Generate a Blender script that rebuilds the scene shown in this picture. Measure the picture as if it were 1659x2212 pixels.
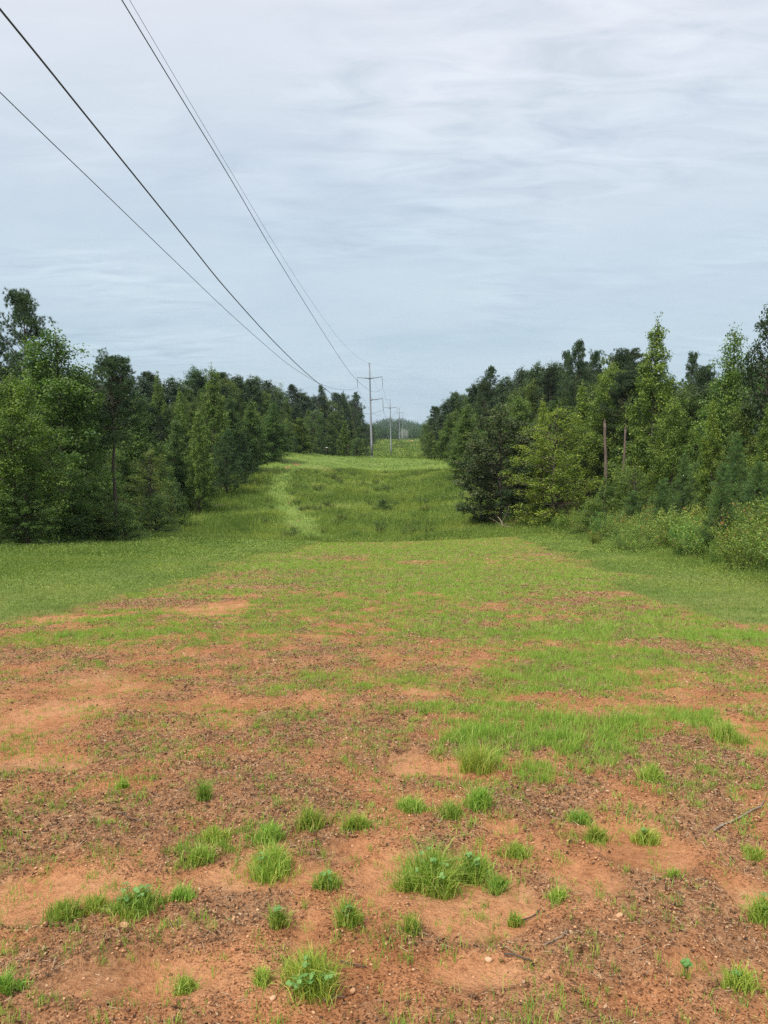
import bpy, math, random
import numpy as np
from mathutils import Vector, Matrix
R = math.radians
S = bpy.context.scene
COL = S.collection
for o in list(bpy.data.objects):
    bpy.data.objects.remove(o)

# ------------------------------------------------------------------ camera
PITCH, CAMZ = 5.6, 1.6
cd = bpy.data.cameras.new('camera'); cam = bpy.data.objects.new('camera', cd); COL.objects.link(cam)
cam.location = (0, 0, CAMZ); cam.rotation_euler = (R(90 - PITCH), 0, 0)
cd.sensor_fit = 'VERTICAL'; cd.sensor_height = 36; cd.lens = 26; cd.clip_start = .05; cd.clip_end = 9000
S.camera = cam

# ------------------------------------------------------------------ world: overcast sky
SUN_EL, SUN_AZ = 55, 222        # azimuth measured clockwise from +Y (the view direction)
w = bpy.data.worlds.new('World'); S.world = w; w.use_nodes = True
nt = w.node_tree; nt.nodes.clear()
def N(t, typ, **kw):
    n = t.nodes.new(typ)
    for k, v in kw.items(): setattr(n, k, v)
    return n
def ramp(t, fac, stops, interp='LINEAR'):
    n = N(t, 'ShaderNodeValToRGB'); cr = n.color_ramp; cr.interpolation = interp
    while len(cr.elements) < len(stops): cr.elements.new(.5)
    for e, (p, c) in zip(cr.elements, stops):
        e.position = p; e.color = (*c, 1) if len(c) == 3 else c
    if fac is not None: t.links.new(fac, n.inputs[0])
    return n.outputs[0]
def mathn(t, op, a, b=None, c=None, clamp=False):
    n = N(t, 'ShaderNodeMath', operation=op); n.use_clamp = clamp
    for i, v in enumerate((a, b, c)):
        if v is None: continue
        if isinstance(v, (int, float)): n.inputs[i].default_value = v
        else: t.links.new(v, n.inputs[i])
    return n.outputs[0]
def mixc(t, fac, a, b, mode='MIX'):
    n = N(t, 'ShaderNodeMix', data_type='RGBA', blend_type=mode)
    for i, v in ((0, fac), (6, a), (7, b)):
        if isinstance(v, (int, float)): n.inputs[i].default_value = v
        elif isinstance(v, tuple): n.inputs[i].default_value = (*v, 1)
        else: t.links.new(v, n.inputs[i])
    return n.outputs[2]
def noise(t, vec, scale, detail=4, rough=.55, dist=0.):
    n = N(t, 'ShaderNodeTexNoise'); n.inputs['Scale'].default_value = scale; n.inputs['Detail'].default_value = detail
    n.inputs['Roughness'].default_value = rough; n.inputs['Distortion'].default_value = dist
    if vec is not None: t.links.new(vec, n.inputs['Vector'])
    return n.outputs['Fac']
tc = N(nt, 'ShaderNodeTexCoord'); sx = N(nt, 'ShaderNodeSeparateXYZ'); nt.links.new(tc.outputs['Generated'], sx.inputs[0])
z = mathn(nt, 'MAXIMUM', sx.outputs[2], 0.)
sky = N(nt, 'ShaderNodeTexSky', sky_type='NISHITA'); sky.sun_disc = False
sky.sun_elevation = R(SUN_EL); sky.sun_rotation = R(SUN_AZ); sky.air_density = 1.2; sky.dust_density = 3
skyc = mixc(nt, 1.0, sky.outputs[0], (.10, .10, .10), 'MULTIPLY')
# cloud sheet, brighter towards the zenith as a real overcast is
base = ramp(nt, z, [(0, (.50, .635, .735)), (.10, (.515, .645, .745)), (.22, (.58, .685, .78)), (.36, (.65, .725, .815)), (.50, (.745, .79, .865)), (.7, (1.0, 1.03, 1.08)), (1, (1.35, 1.35, 1.36))])
den = mathn(nt, 'ADD', z, .12)
px = mathn(nt, 'DIVIDE', sx.outputs[0], den); py = mathn(nt, 'DIVIDE', sx.outputs[1], den)
def cvec(ax, ay, az=0.):
    c = N(nt, 'ShaderNodeCombineXYZ')
    nt.links.new(mathn(nt, 'MULTIPLY', px, ax), c.inputs[0]); nt.links.new(mathn(nt, 'MULTIPLY', py, ay), c.inputs[1]); c.inputs[2].default_value = az
    return c.outputs[0]
big = noise(nt, cvec(.8, .9, 3.3), 1.1, 4, .55, .5)
fine = noise(nt, cvec(1.25, 3.0, 7.1), 3.1, 6, .58, .7)
mask = noise(nt, cvec(.9, .8, 11.7), 1.3, 2, .5)
bigf = ramp(nt, big, [(.3, (.90, .93, .955)), (.5, (1, 1, 1)), (.7, (1.07, 1.045, 1.03))])
finef = ramp(nt, fine, [(.32, (.875, .895, .915)), (.48, (1, 1, 1)), (.64, (1.11, 1.10, 1.08))])
maskf = ramp(nt, mask, [(.42, (.10, .10, .10)), (.62, (1, 1, 1))])
c1 = mixc(nt, 1., base, bigf, 'MULTIPLY')
c2 = mixc(nt, 1., c1, finef, 'MULTIPLY')
mg = N(nt, 'ShaderNodeRGBToBW'); nt.links.new(maskf, mg.inputs[0])
c3 = mixc(nt, mg.outputs[0], c1, c2)
full = mixc(nt, .88, skyc, c3)
bg = N(nt, 'ShaderNodeBackground'); nt.links.new(full, bg.inputs[0]); bg.inputs[1].default_value = .96
ow = N(nt, 'ShaderNodeOutputWorld'); nt.links.new(bg.outputs[0], ow.inputs[0])

ld = bpy.data.lights.new('sun', 'SUN'); ld.energy = 3.3; ld.angle = R(7); ld.color = (1, .955, .89)
sun = bpy.data.objects.new('sun', ld); COL.objects.link(sun)
az = R(SUN_AZ); el = R(SUN_EL)
sd = Vector((math.sin(az) * math.cos(el), math.cos(az) * math.cos(el), math.sin(el)))
sun.rotation_euler = sd.to_track_quat('Z', 'Y').to_euler()
S.view_settings.view_transform = 'Standard'; S.view_settings.look = 'None'
S.view_settings.gamma = 1; S.view_settings.exposure = 0.22
S.render.engine = 'CYCLES'; S.cycles.use_denoising = False; S.cycles.max_bounces = 6; S.cycles.diffuse_bounces = 3; S.cycles.transmission_bounces = 3

# ------------------------------------------------------------------ numeric helpers
def _h(ix, iy, seed):
    n = (ix.astype(np.int64) * 374761393 + iy.astype(np.int64) * 668265263 + seed * 1274126177) & 0xffffffff
    n = ((n ^ (n >> 13)) * 1274126177) & 0xffffffff
    return ((n ^ (n >> 16)) & 0xffffff) / 16777215.
def vn(x, y, seed=0):
    x = np.asarray(x, float); y = np.asarray(y, float)
    ix = np.floor(x); iy = np.floor(y); fx = x - ix; fy = y - iy
    fx = fx * fx * (3 - 2 * fx); fy = fy * fy * (3 - 2 * fy)
    a = _h(ix, iy, seed); b = _h(ix + 1, iy, seed); c = _h(ix, iy + 1, seed); d = _h(ix + 1, iy + 1, seed)
    return (a * (1 - fx) + b * fx) * (1 - fy) + (c * (1 - fx) + d * fx) * fy
def fbm(x, y, seed=0, o=4):
    s = 0; a = .5; t = 0
    for i in range(o):
        s = s + a * vn(x * 2**i + 17.3 * i, y * 2**i - 9.1 * i, seed + i); t += a; a *= .5
    return s / t
def sst(e0, e1, v):
    t = np.clip((v - e0) / (e1 - e0), 0, 1); return t * t * (3 - 2 * t)

# ------------------------------------------------------------------ terrain
def table(pts):
    ys = np.arange(-80, 5200, 1.); zs = np.interp(ys, [p[0] for p in pts], [p[1] for p in pts])
    k = np.hanning(11); k /= k.sum()
    return ys, np.convolve(np.pad(zs, 5, mode='edge'), k, 'valid')
TC = table([(-80, 8), (0, 0), (10, -1.05), (20, -2.1), (30, -3.15), (40, -4.2), (48, -5.08), (54, -6.1), (60, -6.9), (66, -7.1), (85, -6.4), (100, -5.6), (120, -4.6), (140, -3.8), (165, -3.1), (190, -3.1), (205, -3.7), (250, -7), (300, -7.4), (345, -6.2), (400, -4.2), (450, -2.6), (530, -.6), (600, .2), (800, 0), (5200, 0)])
TL = table([(-80, 8), (0, 0), (10, -1.05), (20, -2.1), (30, -3.15), (40, -4.2), (50, -5.3), (58, -6.2), (66, -6.5), (80, -6.1), (95, -5.0), (110, -3.4), (130, -1.4), (145, -.9), (160, -1.1), (175, -1.9), (200, -3.5), (250, -6.4), (300, -7), (345, -6.), (450, -2.6), (530, -.6), (600, .2), (800, 0), (5200, 0)])
TR = table([(-80, 8), (0, 0), (10, -1.05), (20, -2.0), (30, -3.0), (40, -3.9), (48, -4.7), (54, -5.2), (62, -5.5), (75, -5.1), (90, -3.9), (105, -3.), (120, -2.6), (145, -2.5), (165, -2.9), (205, -4.), (250, -6.6), (300, -7), (345, -6.), (450, -2.6), (530, -.6), (600, .2), (800, 0), (5200, 0)])
def lc(y): return -11.1 + .0418 * y       # x of the power line above the ground at y
def gauss(x, y, cx, cy, sx_, sy_): return np.exp(-((x - cx) / sx_)**2 - ((y - cy) / sy_)**2)
def terr(x, y):
    x = np.asarray(x, float); y = np.asarray(y, float)
    u = x - lc(np.minimum(y, 700))
    a = sst(-16, 4, u); b = sst(8, 22, u)
    zl = np.interp(y, *TL); zc = np.interp(y, *TC); zr = np.interp(y, *TR)
    z_ = zl * (1 - a) + zc * a; z_ = z_ * (1 - b) + zr * b
    z_ = z_ + .5 * (fbm(x / 23, y / 23, 5, 3) - .5) * sst(55, 90, y) + .10 * (fbm(x / 3.1, y / 3.1, 9, 2) - .5) * sst(3, 10, y)
    z_ = z_ + 25 * gauss(x, y, 24, 1500, 62, 260) + 24 * gauss(x, y, 150, 1950, 130, 300) + 24 * gauss(x, y, -120, 1800, 110, 300) + 18 * gauss(x, y, 380, 1700, 220, 300) + 18 * gauss(x, y, -420, 1700, 240, 300)
    z_ = z_ + 26 * sst(2200, 3600, y)
    return z_

PC, PS_ = math.cos(R(PITCH)), math.sin(R(PITCH))
FD = 1597.6                                # focal length on the 1659 x 2212 view of the photograph
def ray(px_, py_):
    dx = (px_ - 829.5) / FD; up = (1106 - py_) / FD
    return np.array([dx, PC + up * PS_, -PS_ + up * PC])
def on_ground(px_, py_):                   # where the sight line meets the ground
    d = ray(px_, py_); t = 1.0
    while t < 900:
        p = d * t
        if CAMZ + p[2] < float(terr(p[0], p[1])): break
        t *= 1.004
    return d[0] * t, d[1] * t
def at_y(px_, py_, Y):
    d = ray(px_, py_); t = Y / d[1]
    return d[0] * t, Y, CAMZ + d[2] * t

# ---- ground cover painted as real patches: (x, y, rx, ry) read on the photograph
def patch(l):
    o = []
    for (a, b, rx, ry, s) in l:
        x0, y0 = on_ground(a, b); x1, _ = on_ground(a + rx, b); _, ya = on_ground(a, max(b - ry, 1172)); _, yb = on_ground(a, b + ry)
        o.append((x0, (ya + yb) / 2, abs(x1 - x0), abs(ya - yb) / 2, s))
    return o
BARE = patch([(60, 1560, 150, 60, .62), (200, 1490, 150, 40, .5), (40, 1640, 90, 30, .6), (470, 1312, 90, 16, 1.), (130, 1345, 120, 12, .5), (900, 1500, 60, 14, .9), (1000, 1970, 130, 70, 1.3), (830, 1900, 90, 50, .8),
    (120, 1930, 190, 60, .9), (560, 1905, 170, 40, .7), (880, 1660, 70, 30, .7), (980, 1670, 60, 22, .9), (1640, 1610, 60, 40, 1.1), (1400, 1840, 120, 50, .9), (1250, 1910, 110, 50, .6), (640, 2040, 60, 90, .5),
    (300, 2120, 260, 60, .6), (1000, 2120, 200, 60, .5), (1100, 1810, 60, 20, .5), (740, 1850, 50, 25, .8), (1620, 1930, 70, 50, .6), (130, 1650, 70, 18, .7), (1450, 2080, 100, 50, .5), (800, 1960, 60, 60, .5)])
LITT = patch([(1240, 1300, 130, 40, 1.), (1580, 1420, 110, 30, 1.2), (1440, 1390, 110, 14, 1.1), (1480, 1650, 170, 55, 1.6), (1560, 1770, 130, 60, 1.1), (1180, 1750, 140, 60, 1.), (1500, 1980, 170, 90, 1.), (950, 1460, 100, 16, .9),
    (330, 1300, 140, 16, .9), (640, 1270, 220, 22, .9), (560, 1240, 120, 10, .8), (50, 1420, 90, 18, 1.), (700, 1205, 90, 10, .8), (1150, 1196, 120, 8, .7), (250, 1770, 240, 60, .9), (700, 1600, 240, 70, .7), (560, 1720, 180, 60, .7),
    (100, 2080, 120, 50, .8), (500, 1970, 160, 40, .8), (900, 1850, 50, 30, .5), (1200, 2040, 140, 60, .8), (1330, 1560, 120, 12, .7), (1110, 1360, 300, 26, .7), (800, 2040, 140, 40, .7), (1300, 1700, 60, 40, .6), (1560, 2110, 90, 50, .7)])
GRAS = patch([(1020, 1250, 420, 28, 1.), (560, 1225, 200, 22, .8), (900, 1195, 260, 14, .7), (1330, 1260, 170, 20, .8), (1230, 1370, 260, 30, .9), (1330, 1340, 200, 30, .6), (960, 1350, 260, 26, .7), (1250, 1480, 170, 40, .9), (1260, 1590, 180, 45, 1.0), (1040, 1620, 75, 40, 1.2),
    (1300, 1620, 90, 34, 1.1), (1140, 1610, 70, 30, .8), (1600, 1375, 130, 16, 1.1), (230, 1370, 230, 26, .8), (60, 1400, 90, 24, .6), (1350, 1430, 200, 24, .8), (1440, 1560, 100, 26, .5), (850, 1480, 140, 30, .35), (560, 1500, 60, 22, .6), (1210, 1690, 60, 30, .6), (1550, 1580, 60, 22, .9),
    (620, 1740, 100, 24, .4), (1530, 1670, 70, 20, .6), (700, 1490, 120, 40, .4), (640, 1360, 200, 20, .4)])
def psum(l, x, y, wob=0.):
    s = np.zeros_like(x)
    for (cx, cy, rx, ry, st) in l:
        d = ((x - cx) / rx)**2 + ((y - cy) / ry)**2
        s = np.maximum(s, st * np.exp(-1.1 * d**1.4))
    return s
def xl(y): return np.interp(y, [0, 11, 22, 34, 48, 54], [-6.6, -5.7, -5.0, -4.6, -4.3, -4.2])
def xr(y): return np.interp(y, [0, 9, 16, 30, 48, 54], [4.7, 4.9, 5.7, 7.2, 9.0, 9.4])
def infield(x, y):                         # 1 inside the sown plot, 0 in the old grass
    wv = (fbm(x * .7, y * .7, 31, 4) - .5) * 2.6
    return sst(-.45, .45, x - xl(y) + wv) * sst(-.35, .35, xr(y) - x + wv) * sst(50, 48.4, y)
def covers(x, y):
    x = np.asarray(x, float); y = np.asarray(y, float)
    f = infield(x, y)
    n1 = fbm(x * 1.1, y * 1.1, 41, 4); n2 = fbm(x * 3.3, y * 3.3, 47, 3); n3 = fbm(x * .4, y * .55, 53, 3)
    far = sst(6, 15, y)
    wx = x + (n1 - .5) * .8 * np.clip(y / 8, .3, 2); wy = y + (n3 - .5) * 1.2 * np.clip(y / 8, .2, 2)
    g = psum(GRAS, wx, wy); b = psum(BARE, wx, wy); l = psum(LITT, wx, wy)
    g = g + (.22 + .38 * far) * sst(.30, .62, n1) + .06 + .20 * sst(3.5, 9, y) + .12 * sst(9, 20, y) + .25 * sst(24, 40, y)
    g = g - .42 * l - .6 * b + .6 * (n2 - .5) 
    g = g - .26 * sst(.6, -1.2, x) * sst(3., 4.5, y) * sst(13, 9.5, y)
    g = np.clip(g, 0, 1.4)
    l = np.clip(.62 * l + .46 + 1.5 * (n2 - .5) + .5 * (n3 - .5) - .35 * b, 0, 1.2)
    b = sst(.36, .56, b * 1.05 + .55 * (n2 - .5) + .35 * (n1 - .5) + .12)
    return f, g * f, l * f, b * f
def micro(x, y):
    near = sst(22, 9, y) * sst(-14, -10, -np.abs(x))
    f, g, l, b = covers(x, y)
    rough = (.35 + 1.0 * np.clip(l, 0, 1)) * (1 - .85 * b)
    return near * ((fbm(x * 2.2, y * 2.2, 61, 3) - .5) * .07 - .014 * b * f + .02 * (1 - b) * np.abs(fbm(x * 1.9, y * .8, 62, 3) - .5) * 2 + rough * f * ((fbm(x * 13, y * 13, 67, 3) - .5) * .035 + np.maximum(fbm(x * 34, y * 34, 71, 2) - .5, 0) * .045))
def H(x, y): return terr(x, y) + micro(x, y)

# ------------------------------------------------------------------ mesh building
def mesh(name, V, F, mats, var=None, matidx=None, smooth=False, vattr=None):
    """V (n,3); F list of (k,m) int arrays."""
    me = bpy.data.meshes.new(name)
    F = [np.asarray(f, np.int32) for f in F if len(f)]
    V = np.asarray(V, np.float32)
    me.vertices.add(len(V)); me.vertices.foreach_set('co', V.ravel())
    nl = sum(f.size for f in F); nf = sum(len(f) for f in F)
    me.loops.add(nl); me.polygons.add(nf)
    me.loops.foreach_set('vertex_index', np.concatenate([f.ravel() for f in F]))
    tot = np.concatenate([np.full(len(f), f.shape[1], np.int32) for f in F])
    st = np.concatenate([[0], np.cumsum(tot)[:-1]]).astype(np.int32)
    me.polygons.foreach_set('loop_start', st)
    if matidx is not None: me.polygons.foreach_set('material_index', np.asarray(matidx, np.int32))
    if smooth: me.polygons.foreach_set('use_smooth', np.ones(nf, bool))
    for m in (mats if isinstance(mats, (list, tuple)) else [mats]): me.materials.append(m)
    if var is not None:
        a = me.attributes.new('var', 'FLOAT', 'FACE'); a.data.foreach_set('value', np.asarray(var, np.float32))
    if vattr:
        for k, v in vattr.items():
            a = me.attributes.new(k, 'FLOAT', 'POINT'); a.data.foreach_set('value', np.asarray(v, np.float32))
    me.update(calc_edges=True); me.validate(verbose=False)
    return me
def link(name, me, parent=None):
    o = bpy.data.objects.new(name, me); COL.objects.link(o)
    if parent: o.parent = parent
    return o
def tag(o, label=None, cat=None, group=None, kind=None):
    if label: o['label'] = label
    if cat: o['category'] = cat
    if group: o['group'] = group
    if kind: o['kind'] = kind
    return o
def empty(name, loc, label, cat, group=None, rz=0):
    o = bpy.data.objects.new(name, None); COL.objects.link(o); o.location = loc; o.rotation_euler = (0, 0, rz); o.empty_display_size = .2
    return tag(o, label, cat, group)
class MB:
    def __init__(s): s.V = []; s.Q = []; s.T = []; s.n = 0; s.vq = []; s.vt = []
    def add(s, V, Q=None, T=None, v=.5):
        V = np.asarray(V, float).reshape(-1, 3)
        if Q is not None and len(Q): s.Q.append(np.asarray(Q) + s.n); s.vq.append(np.broadcast_to(v, len(Q)))
        if T is not None and len(T): s.T.append(np.asarray(T) + s.n); s.vt.append(np.broadcast_to(v, len(T)))
        s.V.append(V); s.n += len(V)
    def mesh(s, name, mats, smooth=False):
        Q = np.concatenate(s.Q) if s.Q else np.zeros((0, 4), int); T = np.concatenate(s.T) if s.T else np.zeros((0, 3), int)
        var = np.concatenate(([np.concatenate(s.vq)] if s.Q else []) + ([np.concatenate(s.vt)] if s.T else []))
        return mesh(name, np.concatenate(s.V), [Q, T], mats, var=var, smooth=smooth)
def tube(mb, P, rad, k=6, cap=True, v=.5):
    P = np.asarray(P, float); n = len(P); rad = np.broadcast_to(rad, n)
    d = np.gradient(P, axis=0); d /= np.linalg.norm(d, axis=1)[:, None] + 1e-9
    up = np.array([0, 0, 1.]) if abs(d[0][2]) < .9 else np.array([1., 0, 0])
    a = np.cross(d, up); a /= np.linalg.norm(a, axis=1)[:, None] + 1e-9; b = np.cross(d, a)
    an = np.arange(k) * 2 * np.pi / k
    V = P[:, None, :] + rad[:, None, None] * (a[:, None, :] * np.cos(an)[None, :, None] + b[:, None, :] * np.sin(an)[None, :, None])
    i = np.arange(n - 1)[:, None] * k; j = np.arange(k)[None, :]; j2 = (j + 1) % k
    Q = np.stack([i + j, i + j2, i + k + j2, i + k + j], -1).reshape(-1, 4)
    V = V.reshape(-1, 3); T = None
    if cap:
        V = np.concatenate([V, [P[0], P[-1]]])
        T = [[(q + 1) % k, q, n * k] for q in range(k)] + [[(n - 1) * k + q, (n - 1) * k + (q + 1) % k, n * k + 1] for q in range(k)]
    mb.add(V, Q, T, v)
def box(mb, c, s, v=.5):
    c = np.array(c); s = np.array(s) / 2
    V = [c + s * np.array([i, j, k]) for i in (-1, 1) for j in (-1, 1) for k in (-1, 1)]
    mb.add(V, [[0, 1, 3, 2], [4, 6, 7, 5], [0, 4, 5, 1], [2, 3, 7, 6], [0, 2, 6, 4], [1, 5, 7, 3]], None, v)
def disc(mb, c, r, z0, z1, k=20, r1=None):
    tube(mb, [(c[0], c[1], z0), (c[0], c[1], z1)], [r, r if r1 is None else r1], k)

# ------------------------------------------------------------------ materials
def mat(name):
    m = bpy.data.materials.new(name); m.use_nodes = True; t = m.node_tree; t.nodes.clear()
    return m, t
def out(t, sh): o = N(t, 'ShaderNodeOutputMaterial'); t.links.new(sh, o.inputs[0])
def principled(t, col, rough=.8, metal=0., spec=.3, normal=None):
    p = N(t, 'ShaderNodeBsdfPrincipled')
    if isinstance(col, tuple): p.inputs['Base Color'].default_value = (*col, 1)
    else: t.links.new(col, p.inputs['Base Color'])
    if isinstance(rough, (int, float)): p.inputs['Roughness'].default_value = rough
    else: t.links.new(rough, p.inputs['Roughness'])
    p.inputs['Metallic'].default_value = metal; p.inputs['Specular IOR Level'].default_value = spec
    if normal is not None: t.links.new(normal, p.inputs['Normal'])
    return p.outputs[0]
def foliage(name, stops, trans=.3, rough=.5, spec=.25, tint=True, big=None):
    """stops: colour ramp over the per-leaf value; tinted by the object's own colour."""
    m, t = mat(name)
    a = N(t, 'ShaderNodeAttribute', attribute_name='var')
    c = ramp(t, a.outputs['Fac'], stops)
    if tint:
        oi = N(t, 'ShaderNodeObjectInfo'); c = mixc(t, 1., c, oi.outputs['Color'], 'MULTIPLY')
    if big:
        g = N(t, 'ShaderNodeNewGeometry'); nz = noise(t, g.outputs['Position'], big[0], 3, .5)
        c = mixc(t, 1., c, ramp(t, nz, [(.33, big[1]), (.5, (1, 1, 1)), (.67, big[2])]), 'MULTIPLY')
    p = principled(t, c, rough, 0, spec)
    tr = N(t, 'ShaderNodeBsdfTranslucent'); t.links.new(mixc(t, 1., c, (1.05, 1.25, .6), 'MULTIPLY'), tr.inputs[0])
    mx = N(t, 'ShaderNodeMixShader'); mx.inputs[0].default_value = trans
    t.links.new(p, mx.inputs[1]); t.links.new(tr.outputs[0], mx.inputs[2]); out(t, mx.outputs[0])
    return m
def surf(name, c0, c1, scale=8, rough=.8, metal=0, spec=.3, bump=.3, stretch=(1, 1, 1), dist=.01):
    m, t = mat(name)
    tcn = N(t, 'ShaderNodeTexCoord'); mp = N(t, 'ShaderNodeMapping'); mp.inputs['Scale'].default_value = stretch
    t.links.new(tcn.outputs['Object'], mp.inputs[0])
    nz = noise(t, mp.outputs[0], scale, 6, .6)
    c = ramp(t, nz, [(.3, c0), (.7, c1)])
    b = N(t, 'ShaderNodeBump'); b.inputs['Strength'].default_value = bump; b.inputs['Distance'].default_value = dist; t.links.new(nz, b.inputs['Height'])
    out(t, principled(t, c, rough, metal, spec, b.outputs[0]))
    return m
M_leaf = foliage('leaf_green', [(0, (.054, .098, .026)), (.5, (.122, .190, .045)), (1, (.26, .33, .080))], .38)
M_leafdark = foliage('leaf_dark', [(0, (.034, .060, .024)), (.5, (.066, .105, .036)), (1, (.15, .16, .065))], .25)
M_needle = foliage('pine_needle', [(0, (.036, .066, .030)), (.5, (.068, .112, .044)), (1, (.115, .165, .062))], .15)
M_needley = foliage('young_pine_needle', [(0, (.045, .095, .034)), (.5, (.085, .155, .046)), (1, (.14, .22, .060))], .2)
M_weed = foliage('weed_leaf', [(0, (.060, .105, .026)), (.5, (.12, .19, .036)), (.92, (.21, .27, .055)), (.97, (.26, .19, .09)), (1, (.32, .13, .05))], .3)
M_bark = surf('bark', (.045, .034, .028), (.13, .10, .082), 6, .9, bump=.7, stretch=(3, 3, .8), dist=.04)
M_barkpale = surf('bark_pale', (.14, .10, .075), (.36, .29, .22), 5, .9, bump=.5, stretch=(3, 3, .6), dist=.03)
M_snag = surf('snag_wood', (.075, .052, .042), (.23, .165, .135), 3.2, .9, bump=.6, stretch=(4, 4, .5), dist=.03)
M_steel = surf('galvanised_steel', (.13, .14, .15), (.23, .24, .255), 1.1, .55, .35, .4, bump=.03, stretch=(2, 2, .25))
M_stem = surf('weed_stem', (.07, .075, .03), (.14, .12, .05), 6, .8, bump=.1)
M_ash = surf('bleached_bark', (.26, .27, .26), (.42, .43, .41), 5, .9, bump=.3)
M_insul = surf('insulator', (.10, .12, .135), (.17, .19, .20), 9, .4, 0, .5)
M_wire = surf('conductor', (.035, .038, .045), (.07, .073, .08), 3, .6, .3, .4)

# ------------------------------------------------------------------ ground
def axis_pos(a0, step, ratio, a1):
    l = [a0]; s = step
    while l[-1] < a1: l.append(l[-1] + s); s *= ratio
    return l
yy = np.array([-60, -40, -28, -20, -14, -10, -7, -5, -3.5, -2.4, -1.5, -.8, -.2, .3, .7] + axis_pos(1.0, .03, 1.0095, 5000))
xp = np.arange(0, 2.6, .03).tolist() + axis_pos(2.6, .03, 1.021, 2600)
xx = np.array([-v for v in xp[:0:-1]] + xp)
GX, GY = np.meshgrid(xx, yy); fx, fy = GX.ravel(), GY.ravel()
gz = H(fx, fy)
f_, g_, l_, b_ = covers(fx, fy)
nx = len(xx); ny = len(yy)
ii, jj = np.meshgrid(np.arange(nx - 1), np.arange(ny - 1)); q0 = (jj * nx + ii).ravel()
GQ = np.stack([q0, q0 + 1, q0 + nx + 1, q0 + nx], 1)
# mown band on the hill crest and the mown track that climbs to it
TRK = [on_ground(a, b) for a, b in [(700, 1165), (672, 1150), (640, 1115), (612, 1085), (600, 1060), (607, 1035), (640, 1010), (680, 990)]]
def trackd(x, y):
    d = np.full(np.shape(x), 99.)
    for (x0, y0), (x1, y1) in zip(TRK[:-1], TRK[1:]):
        L2 = (x1 - x0)**2 + (y1 - y0)**2
        t_ = np.clip(((x - x0) * (x1 - x0) + (y - y0) * (y1 - y0)) / L2, 0, 1)
        d = np.minimum(d, np.hypot(x - x0 - t_ * (x1 - x0), y - y0 - t_ * (y1 - y0)))
    return d
def mown(x, y):
    u = x - lc(y)
    y0 = np.interp(u, [-20, -8, 0, 10, 20], [108, 118, 134, 136, 118])
    m = sst(y0 - 3, y0 + 3, y + 8 * (fbm(x / 9, y / 9, 77, 3) - .5)) * sst(190, 184, y)
    return np.maximum(m * sst(-22, -19, u) * sst(21, 18, u), sst(2.1, .4, trackd(x, y) + 2.8 * (fbm(x / 3, y / 3, 78, 3) - .5)) * .78)
mow_ = mown(fx, fy)
u_ = fx - lc(fy)
rut = np.zeros_like(fx)
for a, b, rx, ry, s in [(640, 1003, 16, 3, .95), (622, 1010, 10, 3, .8), (560, 1035, 16, 30, .38), (540, 1020, 22, 20, .38), (625, 1087, 4, 6, .8), (645, 1125, 5, 5, .6), (668, 1163, 6, 3, 1.1), (695, 1165, 5, 3, .9), (1150, 1187, 60, 4, .9), (512, 1072, 10, 8, .8), (735, 1020, 70, 9, .55), (850, 1030, 120, 6, .4), (480, 1120, 60, 6, .3), (325, 1140, 50, 8, .8)]:
    x0, y0 = on_ground(a, b); x1, _ = on_ground(a + rx, b); _, y1 = on_ground(a, b + ry); r2 = max(abs(y1 - y0), .5)
    rut = np.maximum(rut, s * np.exp(-((fx - x0) / (x1 - x0))**2 - ((fy - y0) / r2)**2))
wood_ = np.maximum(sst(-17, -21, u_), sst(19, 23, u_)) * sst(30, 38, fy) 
gm, t = mat('ground')
ge = N(t, 'ShaderNodeNewGeometry'); P = ge.outputs['Position']
def attr(n): return N(t, 'ShaderNodeAttribute', attribute_name=n).outputs['Fac']
n_s = noise(t, P, 2.2, 9, .68); n_f = noise(t, P, 26, 5, .65); n_ff = noise(t, P, 95, 3, .6); n_b = noise(t, P, .23, 4, .6)
soil = ramp(t, n_s, [(.30, (.34, .145, .062)), (.48, (.50, .230, .105)), (.62, (.56, .285, .14)), (.78, (.62, .39, .225))])
spk = ramp(t, n_ff, [(.37, (.26, .20, .17)), (.46, (.9, .9, .9)), (.60, (1.0, 1.0, 1.0)), (.68, (1.4, 1.45, 1.55))])  # dark end paints the small shadows among clods into the soil colour
soil = mixc(t, 1., soil, ramp(t, n_f, [(.28, (.60, .52, .46)), (.46, (.95, .95, .94)), (.72, (1.14, 1.15, 1.17))]), 'MULTIPLY')
soil = mixc(t, mathn(t, 'SUBTRACT', 1., mathn(t, 'MULTIPLY', attr('bare'), .72), clamp=True), soil, mixc(t, 1., mixc(t, 1., soil, spk, 'MULTIPLY'), (.92, .89, .86), 'MULTIPLY'))
litter = ramp(t, n_f, [(.3, (.15, .078, .040)), (.5, (.29, .155, .078)), (.68, (.44, .27, .15))])
lf = mathn(t, 'SMOOTH_MIN', 1., mathn(t, 'MULTIPLY', mathn(t, 'SUBTRACT', mathn(t, 'ADD', attr('litter'), mathn(t, 'MULTIPLY', n_ff, 1.3)), 1.02), 2.6), .1, clamp=True)
lf2 = mathn(t, 'MULTIPLY', lf, .6)
fieldc = mixc(t, lf2, soil, litter)
gl = ramp(t, n_s, [(.3, (.075, .12, .028)), (.6, (.13, .19, .045))])
gf = mathn(t, 'MULTIPLY', mathn(t, 'SUBTRACT', mathn(t, 'ADD', attr('grassy'), mathn(t, 'MULTIPLY', n_f, .8)), .95), 1.6, clamp=True)
fieldc = mixc(t, mathn(t, 'MULTIPLY', gf, .65), fieldc, gl)
old = ramp(t, n_b, [(.32, (.11, .15, .035)), (.5, (.155, .205, .046)), (.68, (.20, .225, .065))])
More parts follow.
